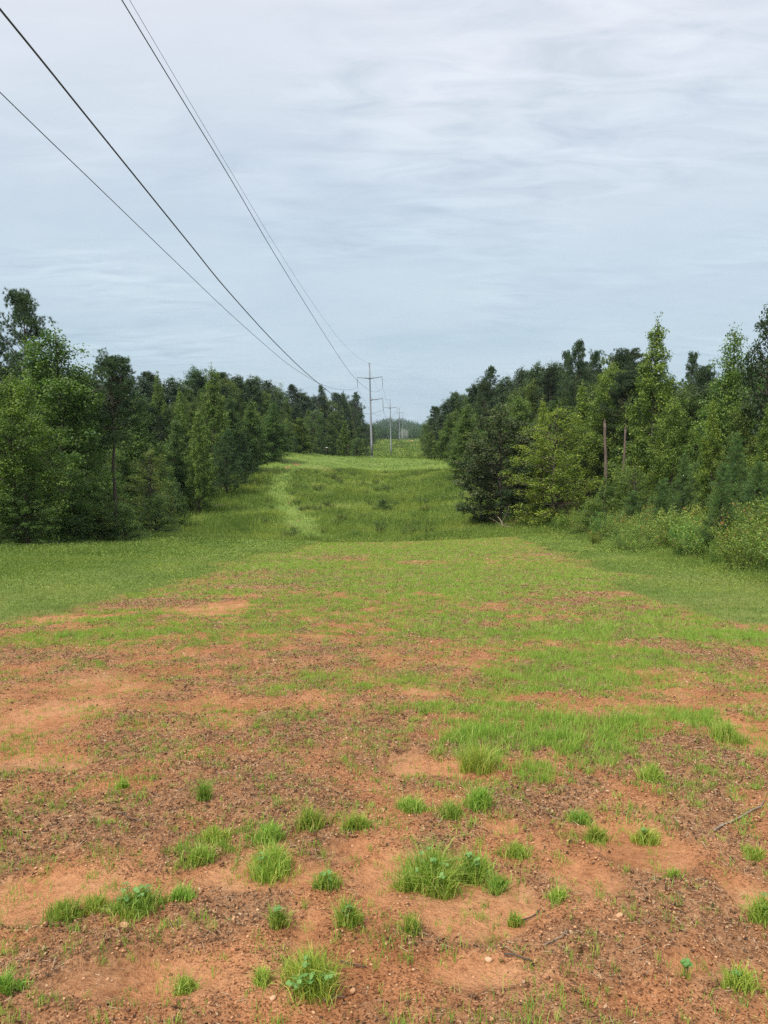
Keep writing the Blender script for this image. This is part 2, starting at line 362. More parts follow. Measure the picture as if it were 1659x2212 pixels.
old = mixc(t, 1., old, ramp(t, n_s, [(.3, (.7, .72, .7)), (.7, (1.25, 1.22, 1.15))]), 'MULTIPLY')
mowc = ramp(t, n_b, [(.32, (.14, .215, .040)), (.55, (.17, .25, .048)), (.7, (.21, .245, .07))])
mowc = mixc(t, 1., mowc, ramp(t, n_s, [(.3, (.8, .8, .8)), (.7, (1.15, 1.12, 1.1))]), 'MULTIPLY')
oldc = mixc(t, attr('mown'), old, mowc)
rf = mathn(t, 'MULTIPLY', mathn(t, 'SUBTRACT', mathn(t, 'ADD', attr('rut'), mathn(t, 'MULTIPLY', n_s, .8)), .72), 2.5, clamp=True)
oldc = mixc(t, rf, oldc, mixc(t, .5, soil, (.30, .17, .09)))
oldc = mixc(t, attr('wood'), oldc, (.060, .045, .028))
colr = mixc(t, attr('field'), oldc, fieldc)
bh = mathn(t, 'ADD', mathn(t, 'MULTIPLY', n_f, 1.), mathn(t, 'MULTIPLY', n_ff, .45))
bp = N(t, 'ShaderNodeBump'); bp.inputs['Strength'].default_value = 1.0; bp.inputs['Distance'].default_value = .03; t.links.new(bh, bp.inputs['Height'])
out(t, principled(t, colr, .9, 0, .15, bp.outputs[0]))
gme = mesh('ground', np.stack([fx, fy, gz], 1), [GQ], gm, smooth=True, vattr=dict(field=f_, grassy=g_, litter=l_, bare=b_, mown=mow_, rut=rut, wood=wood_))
tag(link('ground', gme), kind='structure')
del GX, GY, GQ

# ------------------------------------------------------------------ blades, leaves and litter
rng = np.random.default_rng(7)
def blades(mb, B, hgt, wid, lean, seg=2, v=None, r=rng):
    """grass blades rooted at B (n,3)."""
    n = len(B); hgt = np.broadcast_to(hgt, n); wid = np.broadcast_to(wid, n); lean = np.broadcast_to(lean, n)
    a = r.uniform(0, 2 * np.pi, n); b = r.uniform(0, 2 * np.pi, n)
    L = np.stack([np.cos(a), np.sin(a), np.zeros(n)], 1); W = np.stack([np.cos(b), np.sin(b), np.zeros(n)], 1) * wid[:, None] / 2
    up = np.array([0, 0, 1.])
    if v is None: v = r.uniform(0, 1, n)
    mid = B + up * (hgt * .58)[:, None] + L * (hgt * lean * .3)[:, None]
    tip = B + up * (hgt * (1 - .25 * np.minimum(lean, 1.6)))[:, None] + L * (hgt * lean)[:, None]
    if seg == 2:
        V = np.stack([B - W, B + W, mid + W * .8, mid - W * .8, tip], 1).reshape(-1, 3); o = np.arange(n)[:, None] * 5
        mb.add(V, o + np.array([0, 1, 2, 3]), o + np.array([3, 2, 4]), v)
    else:
        V = np.stack([B - W, B + W, tip], 1).reshape(-1, 3); o = np.arange(n)[:, None] * 3
        mb.add(V, None, o + np.array([0, 1, 2]), v)
def leaves(mb, C, size, flat=.6, v=None, outw=None, asp=.75, r=rng):
    """kite-shaped leaves centred at C."""
    n = len(C); size = np.broadcast_to(size, n)
    nn = r.normal(0, 1, (n, 3)); nn[:, 2] = np.abs(nn[:, 2]); nn += np.array([0, 0, flat * 1.6])
    if outw is not None: nn += outw
    nn /= np.linalg.norm(nn, axis=1)[:, None]
    t_ = np.cross(nn, r.normal(0, 1, (n, 3))); t_ /= np.linalg.norm(t_, axis=1)[:, None] + 1e-9
    s_ = np.cross(nn, t_); a = t_ * size[:, None]; b = s_ * (size * asp * .5)[:, None]
    V = np.stack([C - a * .5, C + b + a * .05, C + a * .5, C - b + a * .05], 1).reshape(-1, 3)
    if v is None: v = r.uniform(0, 1, n)
    mb.add(V, np.arange(n)[:, None] * 4 + np.arange(4), None, v)
def sample(y0, y1, dens, xa, xb):
    A = (y1 - y0) * (xb - xa); n = int(A * dens)
    return rng.uniform(xa, xb, n), rng.uniform(y0, y1, n)
def place(x, y, dz=-.004): return np.stack([x, y, H(x, y) + dz], 1)

M_grass = foliage('new_grass', [(0, (.15, .26, .040)), (.5, (.28, .42, .070)), (.85, (.40, .52, .10)), (.95, (.52, .50, .15)), (1, (.58, .48, .20))], .35, .5, .3)
M_meadow = foliage('meadow_grass', [(0, (.095, .145, .032)), (.5, (.18, .255, .052)), (.85, (.28, .35, .08)), (.95, (.32, .29, .12)), (1, (.36, .26, .14))], .3, .6, .2, big=(.5, (.78, .85, .8), (1.22, 1.12, 1.05)))
M_tall = foliage('tall_weeds', [(0, (.090, .145, .030)), (.5, (.195, .27, .052)), (.85, (.31, .37, .080)), (.95, (.30, .26, .12)), (1, (.34, .22, .12))], .3, .6, .2, big=(.16, (.72, .82, .76), (1.28, 1.16, 1.02)))
M_clover = foliage('clover_leaf', [(0, (.12, .25, .06)), (1, (.20, .36, .10))], .25, .45, .35)
M_litter = foliage('litter_bits', [(0, (.045, .026, .016)), (.4, (.14, .076, .042)), (.62, (.26, .155, .085)), (.8, (.42, .29, .17)), (1, (.66, .53, .36))], .02, .85, .15)
M_clod = foliage('clay_clods', [(0, (.12, .060, .034)), (.25, (.27, .135, .068)), (.7, (.46, .23, .112)), (1, (.56, .33, .18))], 0., .9, .1)
M_stone = foliage('pale_stones', [(0, (.40, .20, .10)), (.6, (.50, .28, .15)), (1, (.55, .36, .22))], 0., .8, .2)

# prominent clumps (view x, base y, width, height, clover, label)
TUF = [
 (675, 2150, 140, 95, 34, 'large bushy grass clump with round clover leaves at the bottom edge, left of middle'),
 (930, 1905, 150, 105, 26, 'widest green grass clump, beside the smooth bare clay in the lower middle'),
 (1020, 1890, 80, 80, 14, 'grass clump joined to the right end of the widest clump'),
 (1076, 1915, 52, 50, 3, 'small round grass clump just right of the widest clump, on bare clay'),
 (300, 1968, 110, 70, 26, 'low grass clump with clover in the lower left, right of a yellowish tuft patch'),
 (140, 1972, 80, 60, 0, 'leaning thin yellowish grass tuft nearest the left edge of the lower clay patch'),
 (205, 1962, 60, 50, 4, 'thin grass tuft between the leaning yellowish tuft and the low clover clump'),
 (398, 1945, 50, 45, 2, 'small grass tuft right of the low clover clump in the lower left'),
 (572, 1885, 115, 85, 6, 'tall loose grass clump in the lower middle left, below a smaller one'),
 (580, 1815, 70, 60, 3, 'grass clump directly above the tall loose clump, left of middle'),
 (668, 1785, 62, 60, 3, 'upright grass tuft between two others in the row left of the midline'),
 (768, 1792, 50, 55, 6, 'grass tuft with some clover just left of the picture midline'),
 (886, 1755, 62, 48, 0, 'square low grass tuft right of the midline above the widest clump'),
 (975, 1770, 60, 50, 0, 'yellowish thin grass tuft adjoining a brighter one right of the midline'),
 (1035, 1758, 66, 70, 2, 'bright grass clump with bare clay at its foot, right of the midline'),
 (1035, 1665, 80, 75, 0, 'bright tall grass clump above the reddish bare spot, right of middle'),
 (1250, 1775, 50, 48, 3, 'compact grass clump on the brown litter, upper of two in the lower right'),
 (1283, 1812, 54, 50, 3, 'compact grass clump below another on the brown litter, lower right'),
 (1390, 1812, 64, 50, 8, 'dark green flattened clump with clover on bare clay in the lower right'),
 (1412, 1690, 55, 60, 2, 'grass clump on the edge of the dark litter heap at the right'),
 (1565, 1600, 85, 55, 0, 'broad bright grass clump beside the pale bare clay at the right edge'),
 (708, 1920, 62, 50, 6, 'grass tuft alone on clay, left of the widest clump'),
 (443, 1735, 32, 50, 0, 'narrow upright grass tuft alone in the brown soil at left'),
 (264, 1700, 30, 30, 0, 'tiny grass tuft alone in the brown soil toward the left edge'),
 (602, 2010, 38, 55, 6, 'slim grass tuft with clover at its foot, above the bushy bottom clump'),
 (755, 2010, 60, 70, 12, 'sparse tall tuft with clover above and right of the bushy bottom clump'),
 (886, 2030, 34, 50, 0, 'slim tuft below the smooth clay patch, near the bottom middle'),
 (1203, 1955, 42, 45, 3, 'small spreading grass tuft beyond the right end of the smooth clay patch'),
 (1455, 1895, 28, 30, 2, 'small bright tuft alone on clay toward the right, below the clover clump'),
 (1110, 1990, 32, 40, 0, 'small tuft beside a dark twig at the lower right of the clay patch'),
 (1645, 1985, 60, 75, 6, 'grass clump cut off by the right edge of the picture'),
 (20, 2135, 50, 50, 4, 'grass clump cut off by the left edge near the bottom'),
 (400, 2130, 45, 42, 0, 'thin yellowish tuft near the bottom, left of the bushy clump'),
 (562, 2140, 42, 45, 4, 'small tuft touching the left side of the bushy bottom clump'),
 (1590, 2125, 62, 60, 10, 'rounded clump with clover near the bottom right corner'),
 (1480, 2115, 40, 55, 14, 'clover seedling with pale round leaves near the bottom right'),
 (1108, 1850, 62, 48, 0, 'yellow green tuft right of the widest clump, above the small round one'),
 (430, 1860, 60, 55, 4, 'loose grass tuft left of the tall loose clump'),
 (465, 1810, 70, 40, 4, 'low loose tuft up and left of the tall loose clump'),
 (1630, 1845, 50, 35, 0, 'thin low tuft near the right edge on the brown litter'),
]
def tuft_object(px_, py_, wpx, hpx, nclov, label):
    x0, y0 = on_ground(px_, py_); dist = math.hypot(y0, CAMZ - float(terr(x0, y0)))
    r = np.random.default_rng(int(px_ * 7 + py_)); Wm = wpx / FD * dist / 2; Hm = hpx / FD * dist * .95
    Hm = max(Hm - Wm * .3, .6 * Hm) * 1.12
    z0 = float(H(x0, y0)); n = int(90 + 6500 * Wm * (.6 + Wm * 4)); n = min(n, 2600)
    rr = np.sqrt(r.uniform(0, 1, n)) * Wm * .8; th = r.uniform(0, 2 * np.pi, n)
    lob = 1 + .35 * np.sin(th * 2 + r.uniform(0, 6)) + .2 * np.sin(th * 5 + r.uniform(0, 6))
    bx_, by_ = rr * lob * np.cos(th), rr * lob * np.sin(th) * .8
    ns = r.integers(4, 10); sa = r.uniform(0, 6.28, ns); sr = Wm * r.uniform(.15, .85, ns); si = r.integers(0, ns, n); sg = Wm * r.uniform(.10, .38, ns)
    bx_ = .45 * bx_ + .8 * sr[si] * np.cos(sa[si]) + r.normal(0, 1, n) * sg[si] * .8; by_ = .45 * by_ + .65 * sr[si] * np.sin(sa[si]) + r.normal(0, 1, n) * sg[si] * .7
    rr = np.minimum(np.hypot(bx_, by_), Wm)
    B = np.stack([bx_, by_, H(x0 + bx_, y0 + by_) - z0 - .004], 1)
    root = empty('grass_tuft', (x0, y0, z0), label, 'grass clump', 'bright grass tufts on the bare clay', 0)
    mb = MB(); hh = .92 * Hm * np.repeat(1., n) * r.uniform(.3, 1.15, n) * r.uniform(.7, 1.15, ns)[si] * (1.05 - .35 * rr / Wm)
    if nclov < 14 or wpx > 50: blades(mb, B, hh, r.uniform(.0026, .0050, n), np.abs(r.normal(.28, .30, n)) + .6 * rr / Wm * r.uniform(0, 1, n), 2, r=r)
    else: blades(mb, B[:25], hh[:25], .003, .4, 2, r=r)
    o = link('grass_blades', mb.mesh('grass_blades', M_grass), root); tt = r.uniform(.88, 1.15); o.color = (tt * r.uniform(.9, 1.2), tt, tt, 1)
    if nclov >= 6 and px_ != 768:
        nclov = max(3, int(nclov * .6))
        mb = MB(); C = []
        for k in range(nclov):
            a = r.uniform(0, 2 * np.pi); q = Wm * r.uniform(0, .75 if nclov > 8 else .3); cx, cy = q * math.cos(a), q * math.sin(a) * .8 - Wm * .1; cz = Hm * r.uniform(.25, .8)
            tube(mb, [(cx * .6, cy * .6, 0), (cx, cy, cz)], .0009, 3, False, .4)
            rot = r.uniform(0, 6)
            for j in range(3):
                an = rot + j * 2.094; s = r.uniform(.006, .0095)
                c = np.array([cx + math.cos(an) * s * 1.0, cy + math.sin(an) * s * 1.0, cz + r.uniform(-.002, .003)]); m_ = 7
                ang = np.arange(m_) * 2 * np.pi / m_; tl = r.uniform(-.5, .5, 2)
                V = np.stack([c[0] + s * np.cos(ang), c[1] + s * np.sin(ang), c[2] + s * (tl[0] * np.cos(ang) + tl[1] * np.sin(ang)) + .002], 1)
                V = np.concatenate([V, [c]]); mb.add(V, None, [[i, (i + 1) % m_, m_] for i in range(m_)], r.uniform(0, 1))
        link('clover', mb.mesh('clover', M_clover), root)
for a in TUF: tuft_object(*a)

# scattered new grass inside the plot: one uncountable mass
mb = MB()
for (y0, y1, dens, hm, wd, seg) in [(1.4, 3.5, 10000, .070, .0028, 2), (3.5, 6, 13000, .068, .0036, 2), (6, 10, 7500, .056, .005, 1), (10, 16, 2900, .052, .009, 1), (16, 26, 1100, .048, .015, 1), (26, 38, 480, .05, .024, 1), (38, 50, 260, .052, .034, 1)]:
    xm = y1 * .60 + 1; xa, xb = max(-xm, -7.5), min(xm, 10)
    # seedlings come up in tufts: parents, then children round them
    npar = int((y1 - y0) * (xb - xa) * dens / 9)
    X = rng.uniform(xa, xb, npar); Y = rng.uniform(y0, y1, npar)
    f, g, l, b = covers(X, Y)
    keep = rng.uniform(0, 1, npar) < np.clip(g * 1.25, .17, 1)**1.05 * (.35 + 1.3 * sst(.42, .62, fbm(X * 5.5, Y * 5.5, 83, 2))) * f
    X, Y, g = X[keep], Y[keep], g[keep]
    rep = rng.integers(2, 16, len(X)); sp = .012 + .002 * np.repeat(y0 + 0 * X, rep)
    Xc = np.repeat(X, rep) + rng.normal(0, 1, rep.sum()) * sp; Yc = np.repeat(Y, rep) + rng.normal(0, 1, rep.sum()) * sp
    hs = np.repeat(rng.uniform(.45, 1.35, len(X)) * (.6 + .6 * np.clip(g, 0, 1.2)), rep) * rng.uniform(.5, 1.2, rep.sum())
    vv = np.clip(np.repeat(rng.uniform(0, 1, len(X)), rep) * .6 + rng.uniform(0, .45, rep.sum()), 0, 1)
    blades(mb, place(Xc, Yc), hm * hs, wd, np.abs(rng.normal(.3, .3, len(Xc))), seg, vv)
tag(link('new_grass', mb.mesh('new_grass', M_grass)), 'sparse bright green new grass sprouting across the sown clay plot', 'grass', kind='stuff')

# clods, straw, dead leaves and stones
mb = MB(); mc = MB(); ms = MB()
OCT = np.array([[1, 0, 0], [-1, 0, 0], [0, 1, 0], [0, -1, 0], [0, 0, 1], [0, 0, -.6]], float)
OT = np.array([[0, 2, 4], [2, 1, 4], [1, 3, 4], [3, 0, 4], [2, 0, 5], [1, 2, 5], [3, 1, 5], [0, 3, 5]])
def lumps(m_, X, Y, size, flat=.6, v=None):
    n = len(X); c = place(X, Y, 0); J = OCT[None] * size[:, None, None] * rng.uniform(.5, 1.3, (n, 6, 3)); J[:, :, 2] *= flat
    a = rng.uniform(0, 6.28, n); ca, sa = np.cos(a)[:, None], np.sin(a)[:, None]
    J = np.stack([J[:, :, 0] * ca - J[:, :, 1] * sa, J[:, :, 0] * sa + J[:, :, 1] * ca, J[:, :, 2]], -1)
    V = (c[:, None] + J).reshape(-1, 3); T = (np.arange(n)[:, None, None] * 6 + OT[None]).reshape(-1, 3)
    if v is None: v = rng.uniform(0, 1, n)
    m_.add(V, None, T, np.repeat(v, 8))
def sticks(m_, X, Y, L, wd, v, zt=.25):
    n = len(X); c = place(X, Y, .004); a = rng.uniform(0, 6.28, n); t_ = rng.normal(0, zt, n)
    d = np.stack([np.cos(a), np.sin(a), t_], 1) * (L / 2)[:, None]; s_ = np.stack([-np.sin(a), np.cos(a), 0 * a], 1) * (wd / 2)[:, None]; u = np.zeros_like(d); u[:, 2] = wd * .6
    c[:, 2] += np.abs(d[:, 2]) * .6
    V = np.stack([c - d - s_, c - d + s_, c - d + u, c + d - s_, c + d + s_, c + d + u], 1).reshape(-1, 3); o = np.arange(n)[:, None] * 6
    for q in ([0, 1, 4, 3], [1, 2, 5, 4], [2, 0, 3, 5]): m_.add(V if q[0] == 0 else np.zeros((0, 3)), o + np.array(q) - (0 if q[0] == 0 else len(V)), None, v)
for (y0, y1, dc, dl, ds, sc) in [(1.5, 3.2, 5600, 6200, 22, .8), (3.2, 5.5, 4200, 5600, 14, .95), (5.5, 9, 2000, 2900, 6, 1.25), (9, 14, 800, 1300, 2, 1.7), (14, 22, 260, 420, 0, 2.6), (22, 34, 80, 160, 0, 3.6), (34, 50, 12, 40, 0, 4.6)]:
    xm = y1 * .60 + 1; xa, xb = max(-xm, -7.), min(xm, 9.5)
    X, Y = sample(y0, y1, dc, xa, xb); f, g, l, b = covers(X, Y)
    k = rng.uniform(0, 1, len(X)) < np.clip(.12 + l * 1.0, .05, 1) * (1 - .93 * b) * f; X, Y = X[k], Y[k]
    lumps(mc, X, Y, sc * np.minimum(rng.gamma(2.0, .0023, len(X)), .011) + .0015, .5)
    X, Y = sample(y0, y1, dl, xa, xb); f, g, l, b = covers(X, Y)
    k = rng.uniform(0, 1, len(X)) < np.clip(l * 1.15 - .05, .05, 1)**1.3 * (1 - .9 * b) * f; X, Y = X[k], Y[k]; n = len(X)
    kind = rng.uniform(0, 1, n)
    a = kind < .5
    sticks(mb, X[a], Y[a], sc * rng.gamma(2.2, .010, a.sum()) + .006, sc * rng.uniform(.0010, .0026, a.sum()), rng.uniform(.15, 1, a.sum()))
    b2 = ~a
    C = place(X[b2], Y[b2], .005); leaves(mb, C, sc * np.minimum(rng.gamma(2.5, .0045, b2.sum()), .022) + .003, .15, rng.uniform(0, .9, b2.sum())**1.3, asp=.6)
    if ds:
        X, Y = sample(y0, y1, ds, xa, xb); f, g, l, b = covers(X, Y); k = rng.uniform(0, 1, len(X)) < f; X, Y = X[k], Y[k]
        lumps(ms, X, Y, sc * np.minimum(rng.gamma(2., .002, len(X)), .010) + .002, .5)
tag(link('clay_clods', mc.mesh('clay_clods', M_clod)), 'small crumbled lumps of red clay lying all over the plot', 'clods', kind='stuff')
tag(link('plant_litter', mb.mesh('plant_litter', M_litter)), 'brown straw, twigs and dead leaf bits strewn on the clay', 'litter', kind='stuff')
tag(link('small_stones', ms.mesh('small_stones', M_stone)), 'small pale tan stones scattered on the red clay', 'stones', kind='stuff')

# a few larger loose things one can point at
def stone(px_, py_, wpx, lab, flat=.5, tall=None, seed=0):
    x0, y0 = on_ground(px_, py_); d = math.hypot(y0, 1.6 - float(terr(x0, y0))); s = wpx / FD * d / 2 * .65; r = np.random.default_rng(seed + px_)
    nu, nv = 9, 6; V = [(0, 0, -s * flat)]
    rad = r.uniform(.8, 1.15, nu)
    for j in range(1, nv):
        ph = -math.pi / 2 + math.pi * j / nv
        for i in range(nu):
            th = 2 * math.pi * i / nu; q = s * rad[i] * math.cos(ph)**.7 * r.uniform(.92, 1.06)
            V.append((q * math.cos(th), q * math.sin(th) * .75, s * flat * math.sin(ph)))
    V.append((0, 0, s * flat)); Q = [[1 + (j - 1) * nu + i, 1 + (j - 1) * nu + (i + 1) % nu, 1 + j * nu + (i + 1) % nu, 1 + j * nu + i] for j in range(1, nv - 1) for i in range(nu)]
    T = [[0, 1 + (i + 1) % nu, 1 + i] for i in range(nu)] + [[len(V) - 1, 1 + (nv - 2) * nu + i, 1 + (nv - 2) * nu + (i + 1) % nu] for i in range(nu)]
    m_ = MB(); m_.add(V, Q, T, r.uniform(.4, 1)); o = link('stone', m_.mesh('stone', M_stone)); o.location = (x0, y0, float(H(x0, y0)) + s * flat * .5); o.rotation_euler = (r.uniform(-.3, .3), r.uniform(-.3, .3), r.uniform(0, 3))
    tag(o, lab, 'stone', 'loose pale stones')
for a in [(262, 1718 + 5, 16, 'small pale stone near the tiny tuft at left'), (270, 2010, 34, 'pale flat tan stone below the low clover clump in the lower left'), (833, 2050 + 8, 16, 'small pale stone near the bottom middle, right of the sparse tall tuft'),
          (1055, 2078, 26, 'pale angular stone near the bottom, right of the midline'), (762, 2155, 22, 'tan stone lying right of the bushy bottom clump'), (1338, 1998, 24, 'light flat stone in the brown litter of the lower right'), (965, 1622, 11, 'narrow pale stone left of the bright tall clump'), (590, 2175, 22, 'tan stone at the lower left foot of the bushy bottom clump'),
          (560, 1372, 10, 'small pale lump on the soil in the middle distance at left'), (1230, 1755 - 60, 14, 'yellowish stone beside the grass above the brown litter')]:
    stone(a[0], a[1], a[2], a[3])
def twig(px_, py_, qx, qy, rad, lab, m=M_bark):
    x0, y0 = on_ground(px_, py_); x1, y1 = on_ground(qx, qy); n = 7; t_ = np.linspace(0, 1, n); r = np.random.default_rng(int(px_))
    X = x0 + (x1 - x0) * t_; Y = y0 + (y1 - y0) * t_; Lg = math.hypot(x1 - x0, y1 - y0)
    Z = H(X, Y) + .006 + rad; X = X + r.normal(0, Lg * .012, n); Y = Y + r.normal(0, Lg * .012, n)
    m_ = MB(); tube(m_, np.stack([X - x0, Y - y0, Z - Z[0]], 1), np.linspace(rad, rad * .6, n), 5); o = link('twig', m_.mesh('twig', m)); o.location = (x0, y0, Z[0]); tag(o, lab, 'twig', 'twigs lying on the clay')
for a in [(1110, 1990, 1165, 1975, .004, 'dark twig lying right of the small tuft below the clay patch'), (1090, 2075, 1150, 2090, .004, 'dark curved twig near the bottom, right of the midline'), (990, 1600, 1010, 1585, .004, 'dark twig standing proud of the litter above the bright tall clump'),
          (1540, 1800, 1655, 1740, .006, 'long straw coloured stalk on the litter near the right edge'), (255, 1765, 330, 1775, .004, 'thin dark twig on the brown soil at left'), (1175, 2060, 1230, 2030, .003, 'pale straw stalk pointing up right, near the bottom'),
          (735, 2090, 790, 2104, .003, 'dark thin twig right behind the bushy bottom clump'), (700, 2182, 745, 2165, .003, 'pale cut straw stalk below the bushy bottom clump')]:
    twig(*a[:6], m=M_barkpale if ('straw' in a[5]) else M_bark)

# old grass on both sides of the plot and just past its far edge
mb = MB()
for (y0, y1, dens, hm, wd, seg) in [(.3, 5, 700, .14, .005, 1), (5, 9, 900, .15, .006, 2), (9, 16, 700, .18, .010, 1), (16, 28, 420, .21, .016, 1), (28, 42, 220, .25, .026, 1), (42, 58, 120, .32, .038, 1)]:
    xm = max(y1 * .58 + 2, 10); X, Y = sample(y0, y1, dens, max(-xm, -27), min(xm, 16))
    f = infield(X, Y); pat = fbm(X * .45, Y * .45, 91, 3); k = (rng.uniform(0, 1, len(X)) < (1 - f) * np.clip(.25 + 1.5 * pat, 0, 1)); X, Y, pat = X[k], Y[k], pat[k]
    edge = np.maximum(sst(-3, -8, X - xl(Y)), sst(2.0, 4.5, X - xr(Y)))
    hs = rng.uniform(.4, 1.25, len(X)) * (.35 + .9 * edge * (.5 + pat) + 1.2 * sst(46, 54, Y) * rng.uniform(.4, 1, len(X)))
    vv = np.clip(rng.beta(2, 2.6, len(X)) + .35 * (pat - .5) + .12 * (1 - edge), 0, 1)
    blades(mb, place(X, Y, -.01), hm * hs, wd, np.abs(rng.normal(.35, .3, len(X))), seg, vv)
    k = rng.uniform(0, 1, len(X)) < .28; leaves(mb, place(X[k], Y[k], .02) + np.array([0, 0, 1]) * (hm * hs[k] * .75)[:, None], wd * 2.6, .5, np.clip(vv[k] - .1, 0, .85))
tag(link('meadow_grass', mb.mesh('meadow_grass', M_meadow)), 'ankle high old grass and weeds on both sides of the sown plot', 'grass', kind='stuff')

# weeds on the far slope, the mown band and the field past the first pole
mb = MB()
for (y0, y1, dens, hm, wd) in [(50, 72, 60, .62, .045), (72, 100, 38, .60, .06), (100, 150, 24, .55, .085), (150, 200, 12, .45, .12), (200, 330, 1.6, .9, .30), (330, 470, 1.3, .9, .42), (470, 640, .8, .9, .6)]:
    xa = float(lc(y0)) - 27; xb = float(lc(y1)) + 24; X, Y = sample(y0, y1, dens, xa, xb)
    mw = mown(X, Y); pat = fbm(X * .22, Y * .16, 95, 4); k = rng.uniform(0, 1, len(X)) < (1 - .3 * mw) * np.clip(.25 + 1.5 * pat, 0, 1); X, Y, pat, mw = X[k], Y[k], pat[k], mw[k]
    hs = rng.uniform(.35, 1.2, len(X)) * (.35 + 1.3 * pat) * (1 - .86 * mw)
    if y0 >= 200: hs = hs * (1 + 1.5 * (rng.uniform(0, 1, len(X)) < .08))
    vv = np.clip(rng.beta(2, 2.6, len(X)) + .7 * (.5 - pat) - .1 * mw, 0, .9 - .3 * mw)
    B = place(X, Y, -.02); blades(mb, B, hm * hs, wd, np.abs(rng.normal(.2, .2, len(X))), 1, vv)
    k = rng.uniform(0, 1, len(X)) < .55
    for q in range(2): leaves(mb, B[k] + np.array([0, 0, 1]) * (hm * hs[k] * rng.uniform(.3, .95, k.sum()))[:, None] + rng.normal(0, wd * .8, (k.sum(), 3)), wd * 1.5, .35, np.clip(vv[k] + rng.uniform(-.2, .2, k.sum()), 0, .92))
tag(link('tall_weeds', mb.mesh('tall_weeds', M_tall)), 'knee high weeds and grasses covering the clearing beyond the plot', 'weeds', kind='stuff')

# ------------------------------------------------------------------ trees
def unit(a): return a / (np.linalg.norm(a) + 1e-9)
def limb(mb, p, d, L, r0, rr, droop=0, n=5, k=5):
    P = [np.array(p, float)]; d = np.array(d, float)
    for i in range(n):
        d = unit(d + rr.normal(0, .12, 3) + np.array([0, 0, droop / n])); P.append(P[-1] + d * L / n)
    P = np.array(P); tube(mb, P, np.linspace(r0, r0 * .25, n + 1), k); return P
def broad(seed, prof, nleaf, H0=12., R0=2.6, base=.06, nb=70, lsz=.17, csz=.5, lean=.0, matl=None, up=(.25, .95), tufty=.8, gap=.0):
    """trunk mesh + crown mesh of a leafy tree, native height H0."""
    r = np.random.default_rng(seed); tr = MB(); cr = MB()
    zz = np.linspace(0, H0 * .97, 9); tx = np.cumsum(r.normal(0, .05, 9)) + lean * zz / H0; ty = np.cumsum(r.normal(0, .05, 9))
    TP = np.stack([tx, ty, zz], 1); tube(tr, TP, np.interp(zz / H0, [0, .05, 1], [.19, .14, .02]) * H0 / 12, 8)
    C = []; Wt = []
    for i in range(nb):
        t_ = (i + r.uniform(0, 1)) / nb; t_ = base + (1 - base) * t_
        if r.uniform() < gap: continue
        rad = R0 * np.interp(t_, *prof) * r.uniform(.72, 1.18); a = i * 2.39996 + r.normal(0, .4); e = np.interp(t_, [0, 1], up)
        c0 = np.array([np.interp(t_ * H0 * .93, zz, tx), np.interp(t_ * H0 * .93, zz, ty), t_ * H0 * .93 - rad * math.sin(e) * .55])
        c0[2] = max(c0[2], .15)
        d = np.array([math.cos(a) * math.cos(e), math.sin(a) * math.cos(e), math.sin(e)])
        Pb = limb(tr, c0, d, max(rad, .2), .012 + .016 * rad, r, .1, 4, 4)
        nc = max(2, int(rad / csz * 2.4))
        for j in range(nc):
            s = r.uniform(.25, 1.02)**.8; q = s * 4; k0 = min(int(q), 3); p_ = Pb[k0] + (Pb[k0 + 1] - Pb[k0]) * (q - k0)
            C.append(p_ + r.normal(0, csz * .45, 3)); Wt.append(.6 + s)
    for j in range(5): C.append(np.array([tx[-1], ty[-1], H0 * (.9 + .022 * j)])); Wt.append(.35)
    C = np.array(C); Wt = np.array(Wt) / np.sum(Wt); cid = r.choice(len(C), nleaf, p=Wt)
    cs = csz * r.uniform(.55, 1.15, len(C)); off = r.normal(0, 1, (nleaf, 3)); off /= np.linalg.norm(off, axis=1)[:, None]; off *= (r.uniform(0, 1, nleaf)**(1 / 2.2))[:, None]
    Pn = C[cid] + off * cs[cid][:, None] * np.array([1, 1, .72]); Pn[:, 2] = np.maximum(Pn[:, 2], .05)
    cv = r.uniform(-.28, .28, len(C)); v = np.clip(.45 + cv[cid] + r.normal(0, .2, nleaf), 0, 1)
    leaves(cr, Pn, lsz * r.uniform(.6, 1.25, nleaf), .45, v, outw=off * tufty, r=r)
    return dict(trunk=tr.mesh('trunk', M_bark, True), crown=cr.mesh('crown', matl or M_leaf), H=H0)
def tuft_needles(cr, C, D, nn, L, wd, r, v):
    """bursts of needles at C pointing about D."""
    n = len(C) * nn; ci = np.repeat(np.arange(len(C)), nn); d = r.normal(0, 1, (n, 3)); d /= np.linalg.norm(d, axis=1)[:, None]; d = d + D[ci] * .9; d /= np.linalg.norm(d, axis=1)[:, None] + 1e-9
    s_ = np.cross(d, r.normal(0, 1, (n, 3))); s_ /= np.linalg.norm(s_, axis=1)[:, None] + 1e-9; ll = L * r.uniform(.6, 1.2, n)
    A = C[ci] + r.normal(0, L * .12, (n, 3)); V = np.stack([A - s_ * wd / 2, A + s_ * wd / 2, A + d * ll[:, None] + s_ * wd * .2], 1).reshape(-1, 3)
    cr.add(V, None, np.arange(n)[:, None] * 3 + np.arange(3), np.clip(v[ci] + r.normal(0, .15, n), 0, 1))
